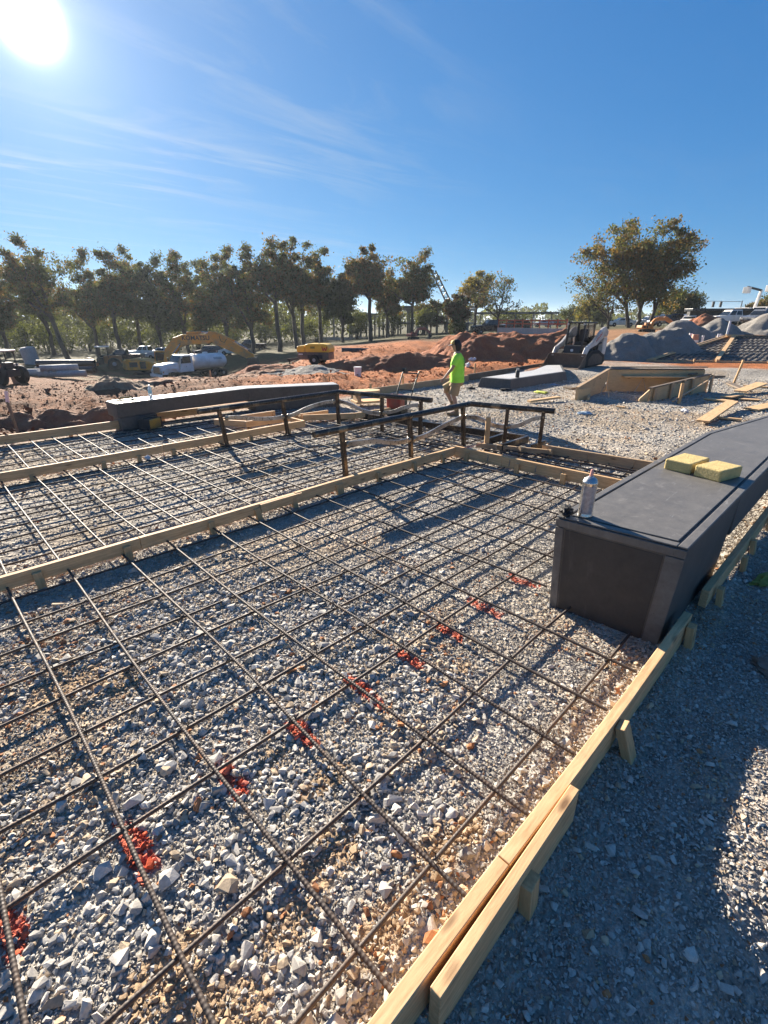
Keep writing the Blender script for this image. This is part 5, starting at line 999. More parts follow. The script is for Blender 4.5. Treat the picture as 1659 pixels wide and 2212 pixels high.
def generator():
    c = spot(684, 25.6); t = thing('towable_generator', 'yellow and grey towable generator with a red W on its end', 'generator', c, facing(-14), 'site equipment')
    GRY = pm('grey_panel', (.055, .06, .065), .5, 0, .2, 5, .05, dirt=((.2, .13, .08), .3)); GY = pm('generator_yellow', (.80, .48, .04), .45, 0, .15, 5, .03)
    MB().box(-.84, .82, -.42, .42, .26, .62).build('lower_housing', GRY, t, bevel=.03)
    m = MB(); m.prism([(-.40, .625), (.86, .625), (.86, .80), (.76, .98), (.55, 1.03), (-.25, 1.03), (-.40, .98)], -.45, .45); cp = m.build('canopy', GY, t, bevel=.05); m = MB(); m.prism([(-.86, .625), (-.44, .625), (-.44, .94), (-.80, .92), (-.86, .85)], -.45, .45); m.build('front_cover', GY, t, bevel=.04)
    MB().tube([(.2, 0, 1.02), (.2, 0, 1.06)], .05, 8).build('lifting_eye', DKST, cp); wheel(t, .1, -.50, .26, .26, .18); wheel(t, .1, .50, .26, .26, .18); MB().beam((-.8, 0, .3), (-1.6, 0, .22), .08, .08).build('tow_bar', DKST, t); MB().tube([(-1.5, 0, .25), (-1.5, 0, .0)], .03, 8).build('jack_stand', DKST, t)
    LR = pm('logo_red', (.55, .05, .03), .5); m = MB()
    for a, b in (((.50, .90), (.56, .70)), ((.56, .70), (.63, .84)), ((.63, .84), (.70, .70)), ((.70, .70), (.77, .90))): m.beam((a[0], -.455, a[1]), (b[0], -.455, b[1]), .012, .05)
    m.build('logo', LR, cp); MB().box(-.12, .12, -.457, -.451, .80, .90).build('nameplate', pm('dull_olive', (.28, .21, .03), .6), cp); MB().box(-.78, -.55, -.424, -.421, .50, .55).build('white_marking', PAPER, t); MB().box(-.3, .5, -.424, -.421, .32, .5).build('side_louver', BLKP, t)
generator()

def skid_loader():
    c = spot(1243, 23.7); t = thing('skid_loader', 'white and black compact track loader with a wide bucket', 'loader', c, facing(224), 'earth moving machines'); t.scale = (.90, .90, .94); SW = pm('loader_white', (.66, .64, .60), .4, 0, .12, 4, .03, dirt=((.25, .17, .12), .25))
    for s in (-1, 1):
        m = MB(); prof = [(-1.15, .05), (.75, .0), (1.0, .18), (.95, .45), (.4, .78), (-.55, .78), (-1.3, .5), (-1.35, .2)]; m.prism(prof, s*.72-.2, s*.72+.2); tr = m.build('track', TYRE, t, bevel=.05); MB().prism([(-.95, .14), (.6, .1), (.62, .4), (.2, .62), (-.45, .62), (-1.0, .42)], s*.925-.003, s*.925+.004).build('track_frame', MUD, tr)
        m = MB(); m.prism([(-1.45, 1.62), (-1.05, 1.86), (-.75, 1.80), (.25, 1.18), (.85, .95), (1.12, .55), (1.02, .42), (.8, .58), (.55, .86), (-.2, 1.02), (-1.05, 1.42), (-1.35, 1.38)], s*.80-.075, s*.80+.075); am = m.build('lift_arm', SW, t, bevel=.03)
        MB().prism([(-.62, 1.50), (-.05, 1.17), (-.05, 1.29), (-.62, 1.63)], s*.879, s*.884).build('red_marking', pm('marking_red', (.45, .04, .02), .5), am); m = MB()
        for i in range(5): m.beam((-.54+i*.11, s*.887, 1.525-i*.063), (-.47+i*.11, s*.887, 1.565-i*.063), .008, .04)
        m.build('white_marking', PAPER, am); MB().tube([(-.9, s*.78, 1.1), (.0, s*.78, 1.02)], .05, 8).build('lift_cylinder', DKST, t, smooth=60)
        MB().box(-1.5, -1.05, s*.62-.22, s*.62+.22, .55, 1.36).build('rear_upright', SW, t, bevel=.04)
    MB().box(-1.2, .6, -.5, .5, .35, 1.0).build('body', BLKP, t, bevel=.06); MB().box(-1.45, -.7, -.6, .6, .6, 1.45).build('engine_bay', DKST, t, bevel=.06)
    for x, y in ((.55, .44), (.55, -.44), (-.65, .44), (-.65, -.44)): MB().beam((x, y, .95), (x-.1 if x > 0 else x, y*.95, 2.0), .09, .09).build('cab_post', BLKP, t, bevel=.01)
    cb = t; MB().box(-.78, .55, -.5, .5, 2.0, 2.08).build('cab_roof', BLKP, t, bevel=.03)
    for s in (-1, 1): MB().box(-.6, .42, s*.445-.008, s*.445+.008, 1.35, 1.98).build('side_screen', PANE, cb)
    MB().box(-.66, -.64, -.40, .40, 1.35, 1.95).build('rear_window', PANE, cb)
    MB().box(-.5, .0, -.26, .26, .98, 1.15).build('seat', BLKP, t, bevel=.04); MB().box(-.56, -.45, -.25, .25, 1.16, 1.75).build('seat_back', BLKP, t, bevel=.04)
    for s in (-1, 1): MB().tube([(.2, s*.3, 1.0), (.3, s*.3, 1.35)], .025, 6).build('control_lever', DKST, t); MB().lathe([(.05, -.03), (.05, .04)], (.56, s*.42, 1.98), 8, 'x').build('work_lamp', LAMP, t)
    MB().prism([(.60, .5), (.72, .52), (.62, 1.0), (.56, 1.0)], -.45, .45).build('front_panel', BLKP, t, bevel=.02); lump('badge', PAPER, .075, (.12, 1.1, .9), 5, 2, .2, t).location = (.685, 0, .78)
    m = MB(); m.prism([(1.05, .62), (1.05, .05), (1.15, .0), (1.85, .0), (1.85, .02), (1.22, .045), (1.12, .12), (1.10, .62)], -.98, .98); bk = m.build('bucket', MUD, t, bevel=.01)
    for s in (-1, 1): MB().prism([(1.06, .61), (1.06, .06), (1.15, .006), (1.80, .006), (1.62, .16), (1.2, .60)], s*.98-.012, s*.98+.014).build('bucket_side', MUD, bk)
    MB().box(1.04, 1.13, -.96, .96, .622, .66).build('bucket_rim', MUD, bk); MB().box(.9, 1.04, -.7, .7, .15, .5).build('coupler', DKST, t)
skid_loader()

def car(name, label, px, depth, phi, paint, kind='sedan', dz=0, cat='car', group='vehicles parked beyond the site'):
    c = spot(px, depth, dz); t = thing(name, label, cat, c, facing(phi), group)
    L = {'sedan': 4.7, 'suv': 4.8, 'pickup': 5.7, 'van': 5.6}[kind]; a = L/2
    low = [(-a, .45), (-a+.1, .30), (a-.1, .30), (a, .42), (a-.03, .72), (a-.15, .82), (a-1.25, 1.0), (-a+.1, 1.02), (-a, .9)]
    if kind == 'pickup': low = [(-a, .55), (-a+.1, .45), (a-.1, .45), (a, .55), (a-.03, 1.0), (a-.2, 1.10), (a-1.5, 1.18), (-a+.05, 1.16), (-a, 1.1)]
    if kind == 'suv': low = [(x, z+.12) for x, z in low]
    m = MB(); m.prism(low, -.92, .92); bd = m.build('body', paint, t, bevel=.08)
    zt = max(z for _, z in low)-.03
    gl = {'sedan': [(-a+.55, zt), (a-1.35, zt), (a-2.05, 1.45), (-a+1.3, 1.45)], 'suv': [(-a+.08, zt), (a-1.35, zt), (a-1.95, 1.75), (-a+.35, 1.75)], 'pickup': [(-.75, zt), (a-1.6, zt), (a-2.2, 1.85), (-.6, 1.85)], 'van': [(-a+.05, zt), (a-1.0, zt), (a-1.7, 2.2), (-a+.1, 2.2)]}[kind]
    m = MB(); zz = gl[2][1]; m.loft([[(gl[0][0], -.88, zt), (gl[0][0], .88, zt), (gl[3][0], .74, zz), (gl[3][0], -.74, zz)], [(gl[1][0], -.88, zt), (gl[1][0], .88, zt), (gl[2][0], .74, zz), (gl[2][0], -.74, zz)]]); rf = m.build('roof', paint, t, bevel=.06)
    def side(s, u0, u1, v0=.14, v1=.86):
        q = []
        for u, v in ((u0, v0), (u1, v0), (u1, v1), (u0, v1)):
            x = (gl[0][0]*(1-u)+gl[1][0]*u)*(1-v)+(gl[3][0]*(1-u)+gl[2][0]*u)*v; q.append((x, s*(.88-.14*v+.006), zt+(zz-zt)*v))
        MB().add(q+[(x, y+s*.012, z) for x, y, z in q], [(0,1,2,3),(7,6,5,4),(0,4,5,1),(1,5,6,2),(2,6,7,3),(3,7,4,0)]).build('side_window', GLASS, rf)
    for s in (-1, 1):
        if kind == 'van': side(s, .72, .93)
        else: side(s, .07, .46); side(s, .52, .92)
    for u, w in ((1, 1), (0, -1)):
        q = [(gl[1][0] if u else gl[0][0], -.78, zt+.06), (gl[1][0] if u else gl[0][0], .78, zt+.06), (gl[2][0] if u else gl[3][0], .66, zz-.06), (gl[2][0] if u else gl[3][0], -.66, zz-.06)]
        MB().add([(x+.0*w, y, z) for x, y, z in q]+[(x+.03*w, y, z) for x, y, z in q], [(0,1,2,3),(7,6,5,4),(0,4,5,1),(1,5,6,2),(2,6,7,3),(3,7,4,0)]).build('windscreen' if u else 'rear_window', GLASS, rf)
    for x in (a-.95, -a+.95):
        for s in (-1, 1): wheel(t, x, s*.82, .35, .35, .22)
    for s in (-1, 1): MB().box(a-.06, a+.012, s*.68-.16, s*.68+.16, .62, .76).build('headlight', LAMP, t); MB().box(-a-.012, -a+.05, s*.78-.1, s*.78+.1, .68, .9).build('tail_light', TAIL, t)
    if kind == 'pickup': MB().box(-a+.12, -.85, -.75, .75, zt+.028, zt+.05).build('bed', BLKP, t)
    return t
SILV = pm('silver_paint', (.42, .43, .45), .3, .3, .1, 3, .02); DKBL = pm('dark_blue_paint', (.02, .03, .055), .25, 0, .1, 3, .02); BLKC = pm('black_paint', (.012, .012, .014), .25, 0, .1, 3, .02); REDC = pm('red_paint', (.30, .02, .02), .3, 0, .1, 3, .02); GRYC = pm('grey_paint', (.16, .17, .19), .3, .2, .1, 3, .02)
car('pickup_truck', 'white pickup parked behind the flat topped gravel heap', 1577, 66, 182, WHITE, 'pickup', cat='pickup'); car('parked_car', 'grey car at the right edge behind the clay slope', 1640, 62, 200, GRYC, 'suv'); car('parked_car', 'dark blue suv between the big tree and the brown clay heap', 1436, 76, 184, DKBL, 'suv'); car('parked_car', 'white car half hidden behind the brown clay heap', 1487, 74, 230, WHITE, 'sedan'); car('parked_car', 'white suv turned towards us left of the brown clay heap', 1466, 80, 240, WHITE, 'suv'); car('parked_car', 'silver suv on the far lot left of the skid loader', 1172, 128, 175, SILV, 'suv'); car('parked_car', 'black suv on the far lot next to the silver suv', 1194, 130, 185, BLKC, 'suv'); car('parked_car', 'white car parked under the big tree', 1340, 92, 175, WHITE, 'sedan'); car('parked_car', 'silver car parked right of the big tree trunks', 1400, 96, 178, SILV, 'suv'); car('pickup_truck', 'black pickup beyond the red clay bank', 1062, 70, 190, BLKC, 'pickup', cat='pickup'); car('parked_car', 'dark car beyond the red clay bank by the fence', 1108, 78, 190, BLKC, 'suv')
for i, (px, d_, lb, pt, kd) in enumerate(((318, 82, 'pickup farthest left of the row behind the excavator', WHITE, 'pickup'), (352, 80, 'silver suv in the row behind the excavator boom', SILV, 'suv'), (452, 84, 'dark suv seen under the excavator boom', DKBL, 'suv'), (505, 84, 'white roofed car seen under the excavator arm', WHITE, 'sedan'), (540, 86, 'dark pickup in the row right of the excavator arm', BLKC, 'pickup'), (268, 74, 'dark truck parked between the tree trunks at the left', BLKC, 'pickup'))): car('parked_car' if kd != 'pickup' else 'pickup_truck', lb, px, d_, 178+i*3, pt, kd, cat='car' if kd != 'pickup' else 'pickup', group='vehicles parked behind the excavator')
# long dark trailer and two bucket trucks at the right
c = spot(1556, 74); t = thing('flat_trailer', 'long dark flat trailer behind the white pickup', 'trailer', c, facing(178), 'vehicles parked beyond the site')
MB().box(-5, 5, -1.1, 1.1, 1.9, 2.25).build('deck', BLKC, t, bevel=.04); MB().box(-4.6, 4.9, -.4, .4, 1.2, 1.9).build('frame', DKST, t); [wheel(t, x, s*.95, .5, .5, .4) for x in (-3.6, -2.5) for s in (-1, 1)]; MB().box(3.2, 3.4, -.8, .8, 0, 1.2).build('landing_leg', DKST, t)
def boom_truck(label, px, depth, phi, head):
    c = spot(px, depth); t = thing('boom_truck', label, 'truck', c, facing(phi), 'vehicles parked beyond the site')
    MB().box(-3.4, 1.6, -1.1, 1.1, .7, 1.1).build('chassis', DKST, t); MB().prism([(1.6, .6), (3.6, .6), (3.6, 1.5), (2.7, 1.7), (2.3, 2.6), (1.6, 2.6)], -1.1, 1.1).build('cab', WHITE, t, bevel=.06); MB().box(-3.4, 1.3, -1.15, 1.15, 1.1, 1.9).build('utility_body', WHITE, t, bevel=.04)
    for s in (-1, 1): MB().prism([(1.75, 1.65), (2.6, 1.65), (2.25, 2.45), (1.75, 2.45)], s*1.105-.004, s*1.105+.008).build('side_window', GLASS, t); [wheel(t, x, s*.95, .48, .48, .35) for x in (2.6, -2.2)]
    MB().beam((3.2, 0, 1.75), (2.45, 0, 2.5), 1.8, .02).build('windscreen', GLASS, t); MB().lathe([(.4, 1.9), (.4, 2.5)], (-1, 0, 0), 12).build('turret', WHITE, t)
    MB().beam((-1, 0, 2.5), head[0], .35, .35).build('lower_boom', WHITE, t, bevel=.03); MB().beam(head[0], head[1], .28, .28).build('upper_boom', DKST, t, bevel=.03); MB().box(head[1][0]-.4, head[1][0]+.4, -.4, .4, head[1][2]-.9, head[1][2]).build('basket', WHITE, t, bevel=.04)
boom_truck('white boom truck with raised grey boom at the right', 1612, 84, 205, ((-1.6, 0, 5.2), (2.2, 0, 5.6))); boom_truck('white boom truck cut off by the right edge', 1655, 80, 200, ((-.8, 0, 4.2), (1.4, 0, 5.6)))
excavator('small orange excavator in front of the big tree', 1396, 52, 10, pm('orange_paint', (.60, .22, .03), .5), .30, 'mini_excavator'); excavator('tiny red and white excavator on the rise by the steel frame', 893, 62, 40, pm('faded_red_paint', (.45, .10, .06), .5), .28, 'mini_excavator')

# vibratory roller and compact tractor at the left
c = spot(226, 63); t = thing('vibratory_roller', 'orange soil roller with a white roof parked among the trees', 'roller', c, facing(205), 'earth moving machines')
MB().lathe([(.72, -1.05), (.75, -1.0), (.75, 1.0), (.72, 1.05)], (1.5, 0, .75), 20, 'y').build('drum', MUD, t, smooth=40)
for s in (-1, 1): MB().box(.4, 2.35, s*1.15-.06, s*1.15+.06, .6, .95).build('drum_frame', pm('roller_orange', (.50, .15, .03), .5), t, bevel=.02); wheel(t, -1.3, s*.85, .75, .75, .5); [MB().beam((x, s*.65, 1.5), (x, s*.62, 2.75), .07, .07).build('roof_post', BLKP, t) for x in (.35, -.75)]
MB().box(-2.2, -.2, -.6, .6, .8, 1.7).build('engine_cover', pm('roller_orange', (.50, .15, .03)), t, bevel=.08); MB().box(-.2, .6, -.7, .7, .7, 1.5).build('platform', DKST, t, bevel=.03); MB().box(-1.0, .6, -.8, .8, 2.75, 2.85).build('roof', WHITE, t, bevel=.03)
c = spot(14, 29); t = thing('compact_tractor', 'dark compact tractor with red parts at the left edge', 'tractor', c, facing(160), 'earth moving machines')
for s in (-1, 1): wheel(t, -.6, s*.6, .52, .52, .3); wheel(t, .85, s*.5, .32, .32, .2); [MB().beam((x, s*.42, .9), (x, s*.4, 1.85), .05, .05).build('roof_post', BLKP, t) for x in (.1, -.7)]
MB().prism([(.2, .5), (1.35, .5), (1.4, .95), (1.2, 1.05), (.2, 1.12)], -.3, .3).build('hood', RED, t, bevel=.05); MB().box(-.9, .2, -.4, .4, .45, .85).build('platform', BLKP, t, bevel=.03); MB().box(-.75, -.35, -.25, .25, .86, 1.25).build('seat', BLKP, t, bevel=.05); MB().box(-.85, .25, -.5, .5, 1.85, 1.93).build('roof', WHITE, t, bevel=.03); MB().tube([(.1, 0, 1.05), (-.05, 0, 1.3)], .02, 6).build('steering_column', BLKP, t); MB().beam((1.2, .35, .8), (2.0, .35, .45), .08, .1).build('loader_arm', RED, t); MB().box(1.9, 2.2, -.7, .7, .15, .6).build('loader_bucket', MUD, t, bevel=.03)

# ================================================================= pipes, panels, buckets
def hollow(L, r, th, mat, name, n=20): return MB().lathe([(r-th, 0), (r, 0), (r, L*.5), (r, L), (r-th, L), (r-th, L*.5), (r-th, 0.001)], (0, 0, 0), n, 'x')
CPIPE = concrete('grey_pipe_concrete', (.40, .39, .37), (.32, .31, .30), .8)
def pipe_at(label, px, row, depth, L, r, phi, mat, group, th=None, name='concrete_pipe', cat='pipe'):
    p = at(px, row, depth); m = MB(); th = th or r*.18; n = 18; rings = []
    for rr, x in ((r-th, L), (r-th, 0), (r, 0), (r, L), (r-th, L)): rings.append([(x, rr*math.cos(a), rr*math.sin(a)) for a in np.linspace(0, 2*PI, n, endpoint=False)])
    m.loft(rings, cap=False); o = m.build(name, mat, smooth=40); place(o, p, facing(phi)); return tag(o, label, cat, group)
GPp = 'stacked concrete pipes'; pz = spot(105, 37).z; rpx = 36
def prow(z, d): return CY-FPX*math.tan(PITCH-math.atan((HC-z)/d))
for i, px in enumerate((81, 95, 108)): pipe_at(('left', 'middle', 'right')[i]+' concrete pipe of the lower row in the stack', px, prow(pz+.26, 37), 37, 1.7, .235, 38, CPIPE, GPp)
for i, px in enumerate((86, 99, 112)): pipe_at(('left', 'middle', 'right')[i]+' concrete pipe of the upper row in the stack', px, prow(pz+.67, 37), 37, 1.7, .235, 38, CPIPE, GPp)
pipe_at('concrete pipe lying alone at the right of the stack', 124, prow(pz+.26, 37), 37, 1.9, .235, 20, CPIPE, GPp); pipe_at('concrete pipe lying on its side left of the stack', 52, prow(pz+.3, 37.6), 37.6, 1.5, .28, 5, CPIPE, GPp)
BPIPE = pm('black_plastic_pipe', (.028, .032, .04), .4, 0, .3, 4, .3, 30)
for i, (px, dz) in enumerate(((78, .3), (84, .3), (80, .78))): pipe_at(('front', 'rear', 'top')[i]+' black corrugated pipe behind the concrete pipes', px, prow(pz+dz, 39.5+i*.3), 39.5+i*.3, 4.4, .26, 4+i, BPIPE, 'black corrugated pipes', name='corrugated_pipe')
def long_pipe(label, a, b, r):
    d = (b-a); L = d.length; o = MB().tube([(0, 0, 0), (L*.3, 0, .03), (L*.7, 0, -.03), (L, 0, 0)], r, 12).build('drain_pipe', BPIPE, smooth=50); d /= L; o.location = a; o.rotation_euler = (0, -math.asin(d.z), math.atan2(d.y, d.x)); tag(o, label, 'pipe', 'black pipes on the rise')
long_pipe('long black pipe lying across the brown rise', at(738, 757, 34), at(905, 762, 35), .17); long_pipe('second black pipe right of the long one on the brown rise', at(868, 765, 34), at(950, 759, 35.5), .11)
def slab_thing(label, px, depth, dims, phi, tilt, mat=CPIPE, name='concrete_block', cat='concrete panel'):
    c = spot(px, depth); m = MB(); m.box(-dims[0]/2, dims[0]/2, -dims[1]/2, dims[1]/2, -.1, dims[2]); o = m.build(name, mat, bevel=.03); place(o, c, facing(phi), tilt); return tag(o, label, cat)
slab_thing('pale concrete panel standing by the compact tractor', 43, 30, (.62, .3, 1.15), 0, (.05, -.12)); o = MB().lathe([(.85, -.1), (.85, 1.9), (.7, 1.95), (.7, 2.05), (.3, 2.1)], n=18).build('manhole_riser', CPIPE, smooth=40); place(o, spot(72, 62), 0, (.0, -.12)); tag(o, 'pale concrete manhole riser tilted among the left trees', 'manhole riser')
t = thing('white_bucket', 'white plastic bucket on the red dirt right of the generator', 'bucket', spot(773, 20.2)); MB().lathe([(.13, 0), (.155, .36), (.165, .36), (.165, .38), (.145, .38)], n=16).build('pail', PAPER, t, smooth=40); MB().tube([(-.15, 0, .33), (-.08, -.1, .22), (.08, -.1, .22), (.15, 0, .33)], .006, 5).build('bail', GALV, t)
for i, (px, dp_, hh, lb) in enumerate(((1486, 34, .85, 'thickest white stub pipe in front of the grey heaps'), (1478, 35, .5, 'short tan stub pipe beside the thick white one'), (1513, 33, .75, 'slim white stub pipe in front of the flat topped heap'), (1548, 36, .62, 'left of two close white stub pipes'), (1553, 36, .62, 'right of two close white stub pipes'), (1567, 38, 1.35, 'tallest white stub pipe above the sloping slab'), (1463, 36, .4, 'smallest white stub pipe in front of the grey heaps'))):
    o = MB().lathe([(.11 if i in (0,) else .075, -.2), (.11 if i == 0 else .075, hh), (.09 if i == 0 else .06, hh), (.09 if i == 0 else .06, hh-.1)], n=12).build('stub_pipe', PAPER if i != 1 else pm('tan_stub', (.55, .42, .28), .7), smooth=40); place(o, spot(px, dp_), 0, (.0, rad(3))); tag(o, lb, 'stub pipe', 'white stub pipes')
t = thing('traffic_barrel', 'faded orange traffic barrel among the white stub pipes', 'traffic barrel', spot(1497, 33.5)); MB().lathe([(.30, 0), (.30, .08), (.24, .10), (.21, .75), (.19, .8)], n=16).build('drum', pm('barrel_orange', (.45, .20, .12), .6), t, smooth=40); MB().lathe([(.238, .3), (.23, .45)], n=16).build('band', PAPER, t, smooth=40)

# ================================================================= fence, steel frame, crane, poles
c0, c1_ = spot(1075, 62), spot(1222, 56); t = thing('concrete_wall', 'low concrete wall with orange rail behind the red clay bank', 'wall', (0, 0, 0)); L = (c1_-c0).length; ang = math.atan2(c1_.y-c0.y, c1_.x-c0.x)
o = MB().box(0, L, -.2, .2, -.6, .75).build('wall_body', CONCL, t); o.location = (c0.x, c0.y, c0.z+.15); o.rotation_euler = (0, 0, ang)
for z in (1.2, 1.55): o = MB().box(0, L, -.04, .04, z, z+.12).build('rail', pm('safety_orange', (.45, .10, .04), .6), t); o.location = (c0.x, c0.y, c0.z+.1); o.rotation_euler = (0, 0, ang)
for i in range(9): p = c0.lerp(c1_, i/8); o = MB().box(-.05, .05, -.05, .05, .7, 1.75).build('rail_post', pm('safety_orange', (.45, .10, .04)), t); o.location = (p.x, p.y, c0.z+.12)
def steel_frame():
    BS = pm('bare_steel', (.20, .21, .22), .5, .5, .2, 2, .02); DK = pm('deck_edge', (.10, .105, .11), .6)
    a, b = spot(722, 104), spot(1010, 96); t = thing('steel_building', 'unfinished steel building frame behind the trees', 'building', a, math.atan2(b.y-a.y, b.x-a.x)); L = Vector((b.x-a.x, b.y-a.y)).length; n = 15
    zt = [4.6]*n
    for r_, yy in ((0, 0), (1, 9)):
        for i in range(n):
            x = L*i/(n-1); h = 4.7 if i < 7 else 5.9; MB().box(x-.14, x+.14, yy-.14, yy+.14, -1, h).build('column', BS, t)
    MB().box(-.6, L*6.5/14, -.5, 9.5, 4.71, 5.0).build('roof_deck', DK, t); MB().box(L*6.55/14, L+.6, -.5, 9.5, 5.91, 6.3).build('roof_deck', DK, t); MB().box(L*6.6/14, L+.3, -.25, 9.2, 3.0, 3.35).build('floor_deck', DK, t)
    for yy in (-.01, 9.01):
        MB().box(0, L*6.4/14, yy-.1, yy+.1, 4.3, 4.62).build('beam', BS, t); MB().box(L*6.6/14, L, yy-.1, yy+.1, 5.5, 5.85).build('beam', BS, t)
        for i in (8, 11, 13): x0, x1 = L*i/14, L*(i+1)/14; MB().beam((x0, yy, .0), (x1, yy, 2.9), .14, .14).build('brace', BS, t); MB().beam((x1, yy, 3.4), (x0, yy, 5.6), .14, .14).build('brace', BS, t)
    MB().box(-2, L+14, -1.5, -1.2, -.5, .55).build('curb_wall', CONCL, t)
    for i in range(5): x = L+2+i*3.2; MB().box(x-.1, x+.1, 2, 2.2, -1, 4.8).build('column', BS, t)
    MB().box(L+.8, L+16, 1.4, 2.9, 4.81, 5.15).build('canopy_beam', DK, t)
steel_frame()
t = thing('mobile_crane', 'dark crane boom rising behind the vine covered tree', 'crane', spot(985, 118), 0, 'site equipment'); bp = t.location.copy(); h0 = at(985, 676, 118)-bp; h1 = at(937, 587, 118)-bp
MB().box(-3, 3, -1.3, 1.3, .4, 1.6).build('carrier', DKST, t, bevel=.1); MB().box(-1.2, 1.2, -1.1, 1.1, 1.61, 3.2).build('upper_works', CATY, t, bevel=.1); [wheel(t, x, s*1.1, .5, .5, .35) for x in (-2, 2) for s in (-1, 1)]
bs = MB(); base = Vector((0, 0, 2.6)); tip = Vector(h1); ax = (tip-base).normalized(); sd = ax.cross(Vector((0, 0, 1))).normalized(); up_ = sd.cross(ax)
for su, uu in ((-1, -1), (1, -1), (1, 1), (-1, 1)): bs.tube([base+sd*.55*su+up_*.55*uu, tip+sd*.4*su+up_*.4*uu], .13, 6)
for i in range(16):
    p0 = base.lerp(tip, i/16); p1 = base.lerp(tip, (i+1)/16); sg = 1 if i % 2 else -1
    for uu in (-1, 1): bs.tube([p0+sd*.5*sg+up_*.5*uu, p1-sd*.5*sg+up_*.5*uu], .07, 5); bs.tube([p0+sd*.5*uu+up_*.5*sg, p1+sd*.5*uu-up_*.5*sg], .07, 5)
bs.build('boom', DKST, t); MB().beam(tip, tip+Vector((-1.1, 1.1, .1)), .5, .6).build('boom_head', DKST, t); MB().tube([tip+Vector((-1.0, 1.0, 0)), tip+Vector((-1.0, 1.0, -6))], .05, 5).build('hoist_rope', DKST, t)
for i, (px, dp_, top) in enumerate(((1149, 190, 681), (1153, 200, 676))):
    c = spot(px, dp_); hh = at(px, top, dp_).z-c.z; t = thing('utility_pole', ('shorter', 'taller')[i]+' of two utility poles on the far skyline', 'utility pole', c, facing(20), 'utility poles'); MB().lathe([(.22, -.5), (.15, hh)], n=8).build('pole', DARKW, t); MB().box(-1.3, 1.3, -.08, .08, hh-1.0, hh-.8).build('cross_arm', DARKW, t)
c = spot(1536, 112); t = thing('traffic_signal', 'hanging traffic signals left of the far hill', 'traffic signal', c, facing(0)); hh = at(1536, 656, 112).z-c.z
MB().lathe([(.16, -.5), (.1, hh+.6)], (5.5, 0, 0), 8).build('mast', GALV, t); MB().tube([(5.5, 0, hh+.4), (-4, 0, hh+.55)], .05, 6).build('span_arm', GALV, t)
for x in (-.6, 1.0): MB().box(x-.22, x+.22, -.15, .15, hh-.7, hh+.4).build('signal_head', BLKP, t, bevel=.03)
# ================================================================= trees
def leaf_material(name):
    n = NT(name); base = n.attr('tint'); n.color(base); n.rough(.7); n.p.inputs['Specular IOR Level'].default_value = .25
    tr = n.n('ShaderNodeBsdfTranslucent'); n.l(n.mix(base, (1.25, 1.2, .6), 1.0, 'MULTIPLY'), tr.inputs[0]); mx = n.n('ShaderNodeMixShader'); mx.inputs[0].default_value = .38
    n.l(n.p.outputs[0], mx.inputs[1]); n.l(tr.outputs[0], mx.inputs[2]); n.l(mx.outputs[0], n.t.nodes['Material Output'].inputs[0]); return n.m
LEAF = leaf_material('tree_leaves'); BARK = pm('tree_bark', (.085, .068, .055), .95, 0, .45, 5, 1.0, 12, bdist=.05)
OLIVE = np.array((.095, .105, .042)); RUST = np.array((.18, .11, .045)); GOLD = np.array((.26, .20, .05)); DEEP = np.array((.065, .08, .035)); LIME = np.array((.15, .17, .04))
def leaf_mesh(name, C, size, col, r):
    n = len(C); u = r.normal(size=(n, 3)); u /= np.linalg.norm(u, axis=1)[:, None]; w = r.normal(size=(n, 3)); v = np.cross(u, w); v /= np.linalg.norm(v, axis=1)[:, None]
    s = size[:, None]; a = u*s*.5; b = v*s*.32
    V = np.stack([C-a, C+b*1.0-a*.1, C+a, C-b*1.0+a*.15], 1).reshape(-1, 3); F = np.arange(4*n).reshape(n, 4); return np_mesh(name, V, F, np.repeat(col, 4, 0))
